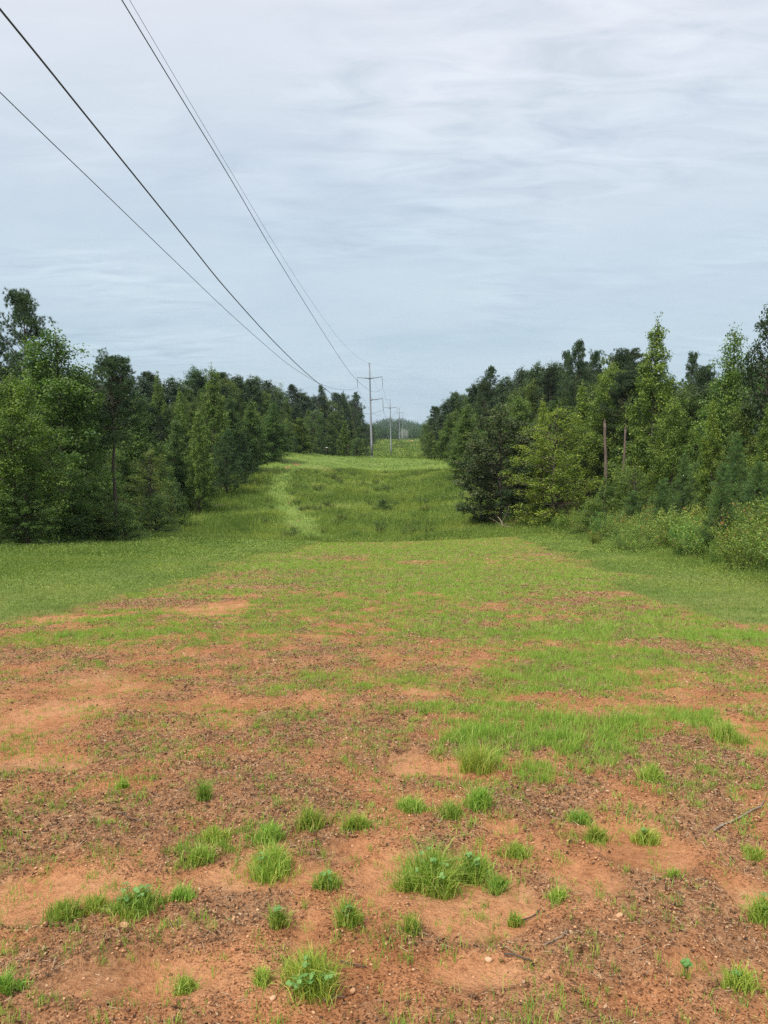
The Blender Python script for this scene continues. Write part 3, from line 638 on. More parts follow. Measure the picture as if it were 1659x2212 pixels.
def pine(seed, H0=16., base=.5, R0=2.6, nb=46, young=False, lean=0.):
    r = np.random.default_rng(seed); tr = MB(); cr = MB(); zz = np.linspace(0, H0 * .98, 10)
    tx = np.cumsum(r.normal(0, .06, 10)) + lean * zz / H0; ty = np.cumsum(r.normal(0, .06, 10)); tube(tr, np.stack([tx, ty, zz], 1), np.interp(zz / H0, [0, .04, 1], [.21, .17, .03]) * (H0 / 16), 8)
    C = []; D = []; vv = []
    for i in range(nb):
        t_ = base + (1 - base) * ((i + r.uniform(0, .8)) / nb)**(.9)
        if young: rad = R0 * np.interp(t_, [0, .12, .3, .7, 1], [.55, .95, 1, .55, .08]) * r.uniform(.7, 1.15); e = np.interp(t_, [0, 1], [.2, 1.0])
        else: rad = R0 * np.interp((t_ - base) / (1 - base), [0, .15, .45, .8, 1], [.45, .85, 1, .75, .25]) * r.uniform(.5, 1.2); e = np.interp((t_ - base) / (1 - base), [0, 1], [-.1, .9])
        a = i * 2.39996 + r.normal(0, .5); c0 = np.array([np.interp(t_ * H0, zz, tx), np.interp(t_ * H0, zz, ty), t_ * H0 * .985])
        d = np.array([math.cos(a) * math.cos(e), math.sin(a) * math.cos(e), math.sin(e)])
        Pb = limb(tr, c0, d, max(rad, .15), .014 + .014 * rad, r, .45, 5, 4); cb = r.uniform(.2, .8)
        if young:
            for j in range(max(3, int(rad * 9))):
                s = r.uniform(.25, 1.03); q = min(s * 5, 4.999); k0 = int(q); dd = unit(Pb[k0 + 1] - Pb[k0]); C.append(Pb[k0] + (Pb[k0 + 1] - Pb[k0]) * (q - k0) + r.normal(0, .16, 3)); D.append(unit(dd + np.array([0, 0, .5]))); vv.append(cb + .12 * s)
        else:
            for m_ in range(r.integers(2, 5)):
                s = r.uniform(.5, 1.); q = min(s * 5, 4.999); k0 = int(q); cc = Pb[k0] + (Pb[k0 + 1] - Pb[k0]) * (q - k0) + r.normal(0, .25, 3) * np.array([1, 1, .5]); cs = r.uniform(.3, .6)
                for j in range(r.integers(11, 20)):
                    o_ = r.normal(0, 1, 3); o_ = unit(o_) * r.uniform(.2, 1)**.5 * cs * np.array([1, 1, .7]); C.append(cc + o_); D.append(unit(o_ + np.array([0, 0, .5]))); vv.append(cb + r.normal(0, .08))
    if young:
        for j in range(14): C.append(np.array([tx[-1], ty[-1], H0 * (.86 + .01 * j)])); D.append(np.array([0, 0, 1.])); vv.append(.7)
    C = np.array(C); D = np.array(D); tuft_needles(cr, C, D, 15 if young else 16, (.30 if young else .22), (.024 if young else .028), r, np.array(vv))
    return dict(trunk=tr.mesh('trunk', M_bark, True), crown=cr.mesh('crown', M_needley if young else M_needle), H=H0)
def shrub(seed, H0=1.6, W=.9, nstem=26, nl=2600, lsz=.06, matl=None, needle=False):
    r = np.random.default_rng(seed); tr = MB(); cr = MB(); PP = []; 
    for i in range(nstem):
        a = r.uniform(0, 6.28); q = W * r.uniform(0, .45); hh = H0 * r.uniform(.5, 1); ex = W * r.uniform(.2, 1) * .8
        P_ = np.array([(q * math.cos(a), q * math.sin(a), 0), (q * math.cos(a) + ex * .35 * math.cos(a), q * math.sin(a) + ex * .35 * math.sin(a), hh * .55), (q * math.cos(a) + ex * math.cos(a), q * math.sin(a) + ex * math.sin(a), hh)])
        tube(tr, P_, [.008, .006, .003], 3, False); PP.append(P_)
    PP = np.array(PP); k = r.integers(0, nstem, nl); s = r.uniform(.08, 1, nl)**.75; sv = r.uniform(-.3, .3, nstem)
    C = np.where((s < .5)[:, None], PP[k, 0] + (PP[k, 1] - PP[k, 0]) * (s * 2)[:, None], PP[k, 1] + (PP[k, 2] - PP[k, 1]) * (s * 2 - 1)[:, None]) + r.normal(0, .07 * H0 / 1.6, (nl, 3))
    C[:, 2] = np.maximum(C[:, 2], .02); v = np.clip(.42 + sv[k] + .15 * (s - .5) + r.normal(0, .18, nl), 0, 1)
    leaves(cr, C, lsz * r.uniform(.6, 1.3, nl), .3, v, asp=.5, r=r)
    return dict(trunk=tr.mesh('stem', M_stem, True), crown=cr.mesh('foliage', matl or M_weed), H=H0)
CON = ([0, .12, .3, .5, .72, .9, 1], [.72, .95, 1, .86, .56, .25, .08])
SPI = ([0, .12, .3, .5, .66, .82, .93, 1], [.7, .95, 1, .92, .70, .40, .26, .10])
PIR = ([0, .42, .52, .72, .9, 1], [.4, .5, .9, 1, .8, .35])
RND = ([0, .15, .4, .65, .85, 1], [.55, .85, 1, .95, .66, .22])
LAY = ([0, .1, .3, .6, .85, 1], [.9, 1, .95, .85, .55, .2])
PRO = {
 'con': [broad(11, CON, 36000, R0=2.7, nb=90, csz=.6, lsz=.145), broad(12, CON, 38000, R0=3.1, nb=95, csz=.66, lsz=.145), broad(13, CON, 32000, R0=2.5, nb=85, csz=.58, lsz=.145)],
 'spi': [broad(14, SPI, 30000, lsz=.15, R0=2.8, csz=.46, gap=.08, nb=85), broad(15, SPI, 27000, lsz=.15, R0=2.4, csz=.42, gap=.05, nb=80), broad(16, SPI, 28000, lsz=.15, R0=2.6, csz=.44, nb=80)],
 'rnd': [broad(21, RND, 38000, R0=3.4, csz=.66, up=(.1, .8), nb=95, lsz=.145), broad(22, RND, 36000, R0=3.0, lsz=.145, csz=.64, up=(.1, .8))],
 'oak': [broad(23, RND, 20000, R0=3.5, csz=.5, matl=M_leafdark, up=(.0, .75), gap=.06), broad(24, RND, 18000, R0=3.0, csz=.5, matl=M_leafdark, up=(.0, .8))],
 'lay': [broad(25, LAY, 20000, R0=3.6, csz=.42, nb=85, lsz=.13, up=(-.05, .6), base=.03), broad(26, LAY, 18000, R0=3.3, csz=.42, nb=80, lsz=.13, up=(-.05, .6), base=.03)],
 'pir': [broad(71, PIR, 17000, H0=16, R0=3.3, base=.45, nb=60, lsz=.22, csz=.62, matl=M_needle, up=(-.1, .9)), broad(72, PIR, 15000, H0=16, R0=2.9, base=.5, nb=50, lsz=.22, csz=.6, matl=M_needle, up=(-.1, .9), gap=.1), broad(73, PIR, 16000, H0=16, R0=3.0, base=.40, nb=56, lsz=.22, csz=.66, matl=M_needle, up=(-.15, 1.), gap=.08, lean=.4)],
 'pin': [pine(31, base=.55, nb=62, R0=2.9), pine(32, base=.48, R0=3.1, nb=66), pine(33, base=.60, R0=2.7, nb=54), pine(34, base=.36, R0=2.8, nb=76, lean=.3), pine(37, base=.55, R0=3.3, nb=64)],
 'ypi': [pine(41, H0=8, base=.06, R0=2.1, nb=95, young=True), pine(42, H0=8, base=.10, R0=1.8, nb=85, young=True), pine(43, H0=6, base=.08, R0=1.7, nb=70, young=True)],
 'shr': [shrub(51), shrub(52, H0=1.4, W=1.1, nstem=34, nl=3000), shrub(53, H0=1.8, W=.8, nl=2600, lsz=.075), shrub(54, H0=1.2, W=1.2, nstem=40, nl=3200, lsz=.05)],
 'bus': [broad(61, RND, 9000, H0=4., R0=1.9, csz=.4, nb=40, lsz=.12, base=.02), broad(62, LAY, 9000, H0=4., R0=2.2, csz=.36, nb=44, lsz=.11, base=.02), broad(63, CON, 8000, H0=4., R0=1.5, csz=.36, nb=40, lsz=.11, base=.02)],
}
NAMES = {'con': ('broadleaf_tree', 'tree'), 'spi': ('broadleaf_tree', 'tree'), 'rnd': ('broadleaf_tree', 'tree'), 'oak': ('oak_tree', 'tree'), 'lay': ('broadleaf_tree', 'tree'), 'pin': ('pine_tree', 'pine tree'), 'pir': ('pine_tree', 'pine tree'), 'ypi': ('young_pine', 'pine tree'), 'shr': ('shrub', 'shrub'), 'bus': ('bush', 'bush')}
tr_rng = np.random.default_rng(99)
def plant(kind, x, y, h, wsc, tint, label, group=None, idx=None, rz=None, lean=None, parts=True):
    pr = PRO[kind][(idx if idx is not None else tr_rng.integers(0, 99)) % len(PRO[kind])]
    nm, cat = NAMES[kind]; s = h / pr['H']; zz_ = float(terr(x, y)) - .05
    rt = empty(nm, (x, y, zz_), label, cat, group, tr_rng.uniform(0, 6.28) if rz is None else rz)
    rt.scale = (s * wsc, s * wsc, s)
    if lean: rt.rotation_euler = (lean[0], lean[1], rt.rotation_euler[2])
    for q in ('trunk', 'crown'):
        o = link(('stem' if q == 'trunk' else 'foliage') if kind == 'shr' else q, pr[q], rt); o.color = (*tint, 1)
    return rt
def tree(kind, px_, ytop, Y, wpx, tint, label, group=None, idx=None, rz=None, lean=None, minh=.5):
    x, _, zt = at_y(px_, ytop, Y); h = max(zt - float(terr(x, Y)), minh)
    pr = PRO[kind][(idx or 0) % len(PRO[kind])]
    natural = {'con': .46, 'spi': .44, 'rnd': .55, 'oak': .58, 'lay': .62, 'pin': .34, 'pir': .38, 'ypi': .5, 'shr': 1.25, 'bus': 1.0}[kind]
    wsc = (wpx / FD * Y) / (h * natural) if wpx else 1.
    return plant(kind, x, Y, h, float(np.clip(wsc, .55, 1.9)), tint, label, group, idx, rz, lean)
G1 = (.84, .92, .95); GY = (1.12, 1.12, .95); GD = (.68, .76, .82); GB = (.78, .9, 1.0); YL = (1.65, 1.42, .9); PD = (.95, 1., .98)
LT = 'trees along the left edge of the clearing'; RT = 'trees along the right edge of the clearing'
TREES = [
 ('rnd', 15, 790, 37, 210, GY, 'light green leafy tree at the left picture edge, below the tall ragged pine', LT, 0),
 ('rnd', 112, 700, 44, 270, G1, 'tallest broad leafy tree at the far left, its top just right of the ragged pine', LT, 1),
 ('pin', 36, 640, 56, 150, PD, 'tall ragged pine poking up behind the leafy trees at the far left', LT, 3),
 ('pin', -15, 735, 58, 130, PD, 'dark pine half cut off by the left picture edge', LT, 1),
 ('rnd', 160, 780, 52, 150, G1, 'leafy tree stepping down right of the tallest one at the far left', LT, 1),
 ('pin', 243, 775, 46, 150, PD, 'pine with a long bare dark trunk showing between the leafy trees on the left', LT, 0),
 ('con', 180, 870, 49, 130, G1, 'mid green leafy tree left of the bare trunked pine', LT, 2),
 ('lay', 95, 930, 40, 210, GB, 'low spreading leafy tree in the front row at far left', LT, 0),
 ('lay', 180, 1010, 43, 150, (.95, .9, .8), 'small bushy olive tree at the foot of the far left woods', LT, 1),
 ('lay', 325, 960, 62, 140, (1.15, 1.0, .85), 'spreading olive tinged tree just right of the bare pine trunk', LT, 0),
 ('con', 300, 850, 75, 130, G1, 'leafy tree behind the olive tree on the left', LT, 1),
 ('bus', 262, 1085, 44, 100, GB, 'leafy bush standing in front of the bare pine trunk', LT, 1),
 ('spi', 338, 800, 110, 60, GY, 'thin pale topped tree on the left skyline beyond the bare trunked pine', LT, 1),
 ('spi', 393, 835, 85, 75, GY, 'narrow bright green spire in front of the dark pines on the left', LT, 1),
 ('spi', 425, 872, 78, 75, GY, 'bright green spire just right of a taller narrow one on the left', LT, 2),
 ('con', 375, 900, 80, 90, GD, 'dull green tree beneath the two bright spires on the left', LT, 2),
 ('spi', 452, 782, 98, 95, (1.15, 1.12, .95), 'tall two tipped leafy tree standing above the left skyline', LT, 0),
 ('ypi', 485, 930, 92, 100, GD, 'dense dark young pine at the field edge below the two tipped tree', LT, 0),
 ('ypi', 530, 935, 100, 85, GD, 'dense dark young pine right of another at the left field edge', LT, 1),
 ('spi', 540, 855, 112, 90, G1, 'mid green leafy tree behind the dark young pines on the left', LT, 2),
 ('con', 498, 850, 108, 80, GD, 'dusky green tree between the two tipped tree and the young pines', LT, 0),
 ('lay', 405, 985, 84, 85, G1, 'leafy low tree at the slope edge left of the young pines', LT, 1),
 ('ypi', 448, 1020, 88, 65, GD, 'smallest dark pine at the left slope edge', LT, 2),
 ('con', 590, 865, 125, 70, GB, 'bluish green leafy tree right of the dark young pines', LT, 1),
 ('con', 645, 900, 150, 75, (1.1, 1., .85), 'yellowish brown tinged tree behind the leaning pale post', LT, 0),
 ('lay', 680, 880, 170, 80, G1, 'rounded leafy tree up the slope behind the feeder', LT, 0),
 ('ypi', 637, 935, 142, 26, GD, 'small dark pine on a thin trunk at the left crest', LT, 1),
 ('spi', 744, 905, 190, 40, GY, 'yellowish green spire between the feeder and the first pole', LT, 1),
 ('pir', 510, 805, 140, 70, PD, 'dark round topped pine on the left skyline, left of its twin', LT, 2),
 ('pir', 545, 808, 145, 60, PD, 'dark airy pine on the left skyline just right of its twin', LT, 4),
 ('pin', 694, 840, 235, 30, PD, 'pine whose tip meets the falling wires', LT, 1),
 ('pir', 742, 842, 250, 36, PD, 'tall pine near the end of the left tree line, left of the bare trunks', LT, 2),
 ('pin', 768, 855, 262, 34, PD, 'thin trunked pine at the very end of the left tree line', LT, 4),
 ('lay', 55, 1040, 36, 150, GB, 'dark leafy thicket low at the left picture edge', LT, 0),
 ('bus', 150, 1070, 41, 120, G1, 'leafy bush at the foot of the far left woods, right of a low thicket', LT, 0),
 ('bus', 212, 1075, 45, 100, GD, 'dark bush at the foot of the woods left of the bare pine trunk', LT, 2),
 ('bus', 330, 1065, 56, 100, G1, 'leafy bush at the slope foot right of the bare pine trunk', LT, 1),
 ('bus', 375, 1040, 68, 80, GD, 'dark bush where the left woods meet the lower slope', LT, 0),
 # right side
 ('pin', 940, 880, 178, 40, PD, 'pine with ragged side branches where the right tree line ends', RT, 3),
 ('con', 972, 890, 160, 60, (1.05, 1.05, 1), 'leafy green tree in front of the ragged pine ending the right tree line', RT, 1),
 ('lay', 1005, 905, 128, 70, GB, 'low round leafy tree near the far end of the right tree line', RT, 0),
 ('pir', 985, 842, 190, 44, PD, 'dark pine low on the right skyline above the leafy end tree', RT, 0),
 ('pir', 1036, 818, 150, 76, PD, 'broad dark pine on the right skyline, left of a pointed one', RT, 1),
 ('pin', 1063, 797, 140, 60, PD, 'pointed dark pine on the right skyline', RT, 3),
 ('pir', 1097, 806, 135, 64, PD, 'round topped pine with sky showing under its crown', RT, 0),
 ('pir', 1130, 788, 128, 70, (1., .92, .95), 'brownish green pine on the right skyline', RT, 2),
 ('pir', 1160, 778, 122, 70, PD, 'round brownish pine beside another on the right skyline', RT, 4),
 ('pir', 1192, 775, 110, 60, PD, 'dark pine joining the taller group on the right skyline', RT, 3),
 ('pin', 1222, 765, 96, 50, PD, 'slim pine left of the tallest skyline pine on the right', RT, 3),
 ('pin', 1251, 744, 90, 70, PD, 'tallest skyline pine, left of the big leafy trees on the right', RT, 3),
 ('pin', 1288, 764, 88, 44, PD, 'small tufted pine just right of the tallest skyline pine', RT, 0),
 ('oak', 1085, 862, 64, 210, (1.1, 1., .95), 'big dark oak in the middle of the right tree line with russet tinged top', RT, 0),
 ('oak', 1040, 960, 66, 120, GD, 'dark low tree at the left foot of the big dark oak', RT, 1),
 ('oak', 1130, 960, 62, 130, GD, 'dark tree between the big oak and the yellow green tree', RT, 0),
 ('lay', 1205, 866, 56, 235, YL, 'bright yellow green tree standing out of the right tree line', RT, 0),
 ('rnd', 1120, 850, 78, 120, (1.05, 1.05, 1), 'mid green tree filling in behind the dark oak and the bright tree', RT, 1),
 ('con', 1010, 870, 100, 90, (1.05, 1.05, 1), 'green tree just left behind the big dark oak', RT, 0),
 ('spi', 1172, 845, 60, 70, YL, 'bright yellow green top left of the larger bright tree', RT, 2),
 ('spi', 1258, 812, 72, 90, (1.45, 1.35, .9), 'lighter green leafy tree rising behind the yellow green one', RT, 2),
 ('rnd', 1325, 766, 70, 130, (1.3, 1.22, .95), 'leafy green tree behind the two broken trunks, left of the tallest tree', RT, 0),
 ('con', 1375, 800, 66, 120, (1.05, 1.05, 1), 'leafy tree just left of the tallest leafy spire on the right', RT, 2),
 ('spi', 1424, 672, 60, 150, (1.35, 1.25, .95), 'tallest leafy spire on the right, rising alone above the tree line', RT, 0),
 ('rnd', 1455, 850, 54, 130, (1.3, 1.22, .95), 'broad leafy tree beneath the tallest spire', RT, 1),
 ('pin', 1500, 768, 86, 34, PD, 'narrow dark pine in the gap right of the tallest spire', RT, 3),
 ('pin', 1522, 797, 82, 48, PD, 'short dark pine in the gap, right of a narrower one', RT, 0),
 ('con', 1588, 700, 48, 150, (1.1, 1.15, 1.0), 'tall leafy tree near the right edge left of the dark oak', RT, 1),
 ('oak', 1668, 640, 43, 170, GD, 'dark airy oak cut off by the right picture edge', RT, 1),
 ('spi', 1547, 850, 44, 80, (1.5, 1.35, .9), 'yellowish sapling in front of the dark gap pines', RT, 1),
 ('rnd', 1605, 860, 43, 130, (1.0, .9, .85), 'dull reddish green tree beneath the tall right leafy tree', RT, 1),
 ('con', 1665, 860, 36, 110, (1.3, 1.22, .95), 'leafy tree at the right picture edge below the dark oak', RT, 0),
 ('ypi', 1590, 940, 31, 115, (1.05, 1.05, 1), 'young pine with upright candles behind the front pine at right', RT, 0),
 ('ypi', 1556, 1003, 25, 120, (1.05, 1.05, 1), 'foremost young pine with a visible thin trunk at the right', RT, 1),
 ('ypi', 1645, 1000, 27, 110, (1.05, 1.05, 1), 'young pine touching the right picture edge', RT, 2),
 ('ypi', 1480, 985, 41, 90, (1.05, 1.05, 1), 'young pine left of the foremost one', RT, 0),
 ('ypi', 1430, 1035, 38, 80, (1.05, 1.05, 1), 'small soft young pine at the middle of the right brush', RT, 2),
 ('ypi', 1365, 1062, 40, 75, (1.05, 1.05, 1), 'lowest young pine in front of the broken trunks', RT, 2),
 ('lay', 1372, 1000, 48, 130, (1.15, 1.1, .95), 'bushy leafy tree hiding the foot of the shorter broken trunk', RT, 1),
 ('bus', 1325, 1050, 50, 60, GD, 'dark bush at the foot of the taller broken trunk', RT, 0),
 ('bus', 1312, 1020, 49, 80, (1.05, 1.05, 1), 'leafy bush reaching up round the taller broken trunk', RT, 2),
 ('bus', 1348, 1008, 50, 70, (1.1, 1.05, .95), 'leafy bush between the two broken trunks', RT, 0),
 ('bus', 1290, 1075, 47, 90, (1.2, 1.15, .9), 'leafy bush under the yellow green tree on its right', RT, 1),
 ('lay', 1500, 1010, 46, 120, (1.05, 1.05, 1), 'leafy thicket tree behind the young pines', RT, 0),
 ('bus', 1000, 990, 112, 26, (1.7, 1.1, .9), 'tawny withered bush at the right end of the mown crest', RT, 2),
 ('bus', 830, 1078, 84, 95, GD, 'dark low bush alone in the weeds of the far slope', None, 1),
 ('bus', 1185, 1085, 57, 90, GD, 'dark bush at the foot of the yellow green tree', RT, 0),
 ('bus', 770, 945, 205, 60, GD, 'dark bushy growth left of the first pole foot', LT, 1),
 ('bus', 783, 950, 215, 30, (1.6, 1.4, .9), 'yellow green bush just left of the first pole foot', LT, 2),
]
for a in TREES:
    kind, px_, yt, Y, wp, tint, lab, grp, idx = a
    tree(kind, px_, yt, Y, wp, tint, lab, grp, idx, rz=(px_ * .37) % 6.28)

# front brush on the right: individual shrubs
r2 = np.random.default_rng(5)
def rtint(r, a=.8, b=1.25, warm=.12):
    s = r.uniform(a, b); w_ = r.normal(0, warm); return (s * (1 + w_), s, s * (1 - w_ * .5))
k = 0
for i in range(400):
    y = r2.uniform(15, 62); e = float(np.interp(y, [15, 20, 30, 48, 62], [8.6, 8.9, 9.6, 11.3, 9.5])); x = e + abs(r2.normal(0, 2.2)) + r2.uniform(0, 2.5)
    if x > .6 * y + 2: continue
    h = r2.uniform(.6, 1.7) * (.8 + .14 * min(x - e, 4)); 
    plant('shr', x, y, h, r2.uniform(.8, 1.3), (lambda q: (q[0] * 1.12, q[1] * 1.05, q[2] * .9))(rtint(r2, .9, 1.6, .14)), 'leafy waist high shrub in the weedy brush in front of the right woods', 'shrubs of the brush on the right', int(r2.integers(0, 4)))
    k += 1
    if k >= 150: break
k = 0
for i in range(300):   # fringe of the left woods
    y = r2.uniform(34, 135); e = float(np.interp(y, [34, 40, 64, 90, 130], [-19.5, -20.2, -22.3, -23.2, -20.8])); x = e + r2.normal(0, .8)
    if x < -.56 * y - 1: continue
    plant('shr', x, y, r2.uniform(.6, 1.5), r2.uniform(.9, 1.5), rtint(r2, .65, 1.05, .1), 'low shrub at the foot of the left woods', 'shrubs along the foot of the left woods', int(r2.integers(0, 4)))
    k += 1
    if k >= 45: break
# low shrubs in the far field and on the slope
for i in range(70):
    y = r2.uniform(205, 540); x = float(lc(y)) + r2.uniform(-13, 15)
    plant('shr', x, y, r2.uniform(1.0, 2.6), r2.uniform(1., 1.6), rtint(r2, .7, 1.15, .12), 'low shrub in the overgrown clearing beyond the first pole', 'low shrubs in the clearing beyond the first pole', int(r2.integers(0, 4)))
for i in range(130):
    y = r2.uniform(60, 130); x = float(lc(y)) + r2.uniform(-8, 17)
    if float(mown(np.array([x]), np.array([y]))[0]) > .3: continue
    plant('shr', x, y, r2.uniform(.45, .95), r2.uniform(1., 1.9), rtint(r2, .5, 1.25, .14), 'dark leafy weed clump on the far slope', 'leafy weed clumps on the far slope', int(r2.integers(0, 4)))

# rows of woods behind the named trees, one object per tree
def fill(side, y0, y1, step, u0, u1, hr, kinds, label, group, tl=1., n_max=999):
    k = 0; y = y0
    while y < y1 and k < n_max:
        u = tr_rng.uniform(u0, u1); x = float(lc(y)) + side * u; 
        if abs(x) < .56 * y + 6:
            kd = kinds[int(tr_rng.integers(0, len(kinds)))]; h = tr_rng.uniform(*hr)
            plant(kd, x, y + tr_rng.uniform(-1, 1) * step * .4, h, tr_rng.uniform(.9, 1.25), rtint(tr_rng, .72 * tl, 1.08 * tl, .06), label[0] if NAMES[kd][0] != 'pine_tree' else label[1], group, int(tr_rng.integers(0, 9))); k += 1
        y += step * tr_rng.uniform(.7, 1.3)
lf_ = ('leafy tree in the unbroken left woods, half hidden by the front row', 'pine in the unbroken left woods, half hidden by the front row')
rf_ = ('leafy tree in the unbroken right woods, half hidden by the front row', 'pine in the unbroken right woods, half hidden by the front row')
gL, gR = 'trees filling the left woods', 'trees filling the right woods'
fill(-1, 56, 120, 4.2, 19, 22, (6, 9), ['con', 'lay', 'rnd', 'ypi'], lf_, gL)
fill(-1, 50, 130, 4.5, 24, 29, (8, 11), ['con', 'rnd', 'spi', 'con', 'pin'], lf_, gL, .9)
fill(-1, 60, 200, 5.5, 30, 38, (12, 15), ['con', 'pin', 'pin', 'rnd'], lf_, gL, .85)
fill(-1, 120, 330, 5.5, 15, 19, (6, 9.5), ['lay', 'rnd', 'con', 'bus'], lf_, gL, .95)
fill(-1, 120, 330, 6, 20, 26, (11, 14.5), ['pin', 'rnd', 'pin', 'con'], lf_, gL, .85)
fill(-1, 150, 420, 8, 27, 36, (15, 18), ['pin', 'pin', 'rnd'], lf_, gL, .8)
fill(-1, 330, 520, 9, 15, 22, (10, 15), ['rnd', 'con', 'pin'], lf_, gL, .85)
fill(1, 74, 130, 4.5, 22, 28, (7, 10), ['con', 'rnd', 'lay', 'rnd'], rf_, gR, .95)
fill(1, 62, 120, 5, 29, 36, (10, 13), ['con', 'rnd', 'pin', 'con'], rf_, gR, .9)
fill(1, 80, 200, 6, 30, 42, (13, 16), ['pin', 'pin', 'rnd'], rf_, gR, .85)
fill(1, 85, 330, 5.5, 19, 23, (6, 9), ['lay', 'rnd', 'con'], rf_, gR, .9)
fill(1, 120, 420, 8, 23, 32, (11, 15), ['pin', 'rnd', 'con'], rf_, gR, .85)
fill(1, 330, 520, 10, 17, 24, (9, 12), ['rnd', 'con'], rf_, gR, .85)

def skyline(pts, y_of, step, kinds, label, group, tl, dz=0.):
    px_ = pts[0][0]
    while px_ < pts[-1][0]:
        yt = np.interp(px_, [p[0] for p in pts], [p[1] for p in pts]) + tr_rng.uniform(-4, 12) + dz; Y = y_of(px_) * tr_rng.uniform(.94, 1.06); kd = kinds[int(tr_rng.integers(0, len(kinds)))]
        lb = label[1] if NAMES[kd][0] == 'pine_tree' else label[0]
        tree(kd, px_, yt, Y, None, rtint(tr_rng, .72 * tl, 1.0 * tl, .05), lb, group, int(tr_rng.integers(0, 9)), rz=float(tr_rng.uniform(0, 6)))
        px_ += step * Y**-1 * 150 * tr_rng.uniform(.75, 1.25)
SL = [(-40, 790), (60, 770), (150, 800), (200, 806), (280, 798), (330, 815), (370, 810), (420, 818), (470, 815), (510, 806), (560, 815), (600, 828), (640, 838), (680, 845), (700, 852), (730, 850), (760, 862), (785, 890), (793, 920)]
SR = [(932, 890), (950, 870), (985, 848), (1036, 825), (1097, 812), (1160, 785), (1222, 775), (1290, 785), (1350, 785), (1420, 800), (1500, 812), (1560, 790), (1680, 760)]
ls_ = ('leafy tree of the left skyline row', 'dark pine of the left skyline row'); rs_ = ('leafy tree of the right skyline row', 'dark pine of the right skyline row')
yL = lambda p: float(np.interp(p, [-40, 200, 400, 560, 700, 795], [85, 100, 135, 175, 235, 330])); yR = lambda p: float(np.interp(p, [932, 985, 1100, 1290, 1450, 1680], [215, 190, 150, 105, 85, 65]))
skyline(SL, yL, 24, ['pir', 'pir', 'rnd', 'pin'], ls_, 'trees of the left skyline row', .95)
skyline(SL, lambda p: yL(p) * .87, 30, ['con', 'rnd', 'pir', 'spi'], ls_, 'trees of the left skyline row', 1., 26)
skyline(SR, yR, 24, ['pir', 'pir', 'pin', 'rnd'], rs_, 'trees of the right skyline row', .95)
skyline(SR, lambda p: yR(p) * .87, 30, ['con', 'rnd', 'pir', 'rnd'], rs_, 'trees of the right skyline row', 1.05, 26)

# distant woods on the hills: one far-off mass
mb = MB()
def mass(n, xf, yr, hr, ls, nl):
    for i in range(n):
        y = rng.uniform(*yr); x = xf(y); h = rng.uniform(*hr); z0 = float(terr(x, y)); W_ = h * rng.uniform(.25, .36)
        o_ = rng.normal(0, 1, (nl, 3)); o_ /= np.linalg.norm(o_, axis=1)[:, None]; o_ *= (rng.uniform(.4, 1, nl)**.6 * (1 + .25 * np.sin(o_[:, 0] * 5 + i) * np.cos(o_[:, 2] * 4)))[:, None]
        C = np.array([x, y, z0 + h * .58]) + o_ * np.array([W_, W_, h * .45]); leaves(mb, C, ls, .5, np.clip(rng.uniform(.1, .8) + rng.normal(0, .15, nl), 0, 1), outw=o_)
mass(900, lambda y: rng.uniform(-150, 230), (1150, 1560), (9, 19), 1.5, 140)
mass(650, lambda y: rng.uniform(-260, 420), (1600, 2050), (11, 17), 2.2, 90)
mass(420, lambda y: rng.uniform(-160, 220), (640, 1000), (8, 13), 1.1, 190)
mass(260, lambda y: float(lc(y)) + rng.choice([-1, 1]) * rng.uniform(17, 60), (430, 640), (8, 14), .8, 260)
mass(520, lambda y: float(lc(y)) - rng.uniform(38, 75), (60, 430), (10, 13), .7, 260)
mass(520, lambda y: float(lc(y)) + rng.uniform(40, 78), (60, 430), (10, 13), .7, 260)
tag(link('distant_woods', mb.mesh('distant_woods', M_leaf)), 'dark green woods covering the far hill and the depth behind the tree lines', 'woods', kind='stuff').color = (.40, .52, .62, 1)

# pale bare trunks and the tan rock by the far end
for i, (px_, yt, lab) in enumerate([(866, 928, 'a'), (868, 925, 'a'), (871, 927, 'a'), (873.5, 924, 'a'), (876, 928, 'a'), (878, 926, 'a'), (880.5, 930, 'a')]):
    x, Y, zt = at_y(px_, yt, 600 + i * 4); m_ = MB(); z0 = float(terr(x, Y)); tube(m_, [(0, 0, 0), (.2, 0, (zt - z0) * .5), (.1, 0, zt - z0)], [.24, .2, .08], 6)
    for j in range(3): tube(m_, [(.1, 0, (zt - z0) * (.4 + .15 * j)), (.1 + (-1)**j * 1.2, 0, (zt - z0) * (.55 + .15 * j))], [.1, .05], 4)
    o = link('bare_tree', m_.mesh('bare_tree', M_ash)); o.location = (x, Y, z0); tag(o, 'thin pale bare trunk among those at the foot of the far hill', 'dead tree', 'pale bare trunks below the far hill')
x, Y, zt = at_y(888, 954, 545); m_ = MB()
lz = float(terr(x, Y)); rg = np.random.default_rng(3)
for i in range(14):
    cx, cy, s = rg.normal(0, 2.), rg.normal(0, 1.2), rg.uniform(.7, 1.5); V = OCT * s * rg.uniform(.7, 1.3, (6, 3)) * np.array([1, 1, .7]) + np.array([cx, cy, .5]); m_.add(V, None, OT, rg.uniform(.5, 1))
o = link('rock_pile', m_.mesh('rock_pile', M_stone)); o.location = (x, Y, lz); tag(o, 'pale tan heap of rock and earth in the clearing below the far hill', 'rock pile')

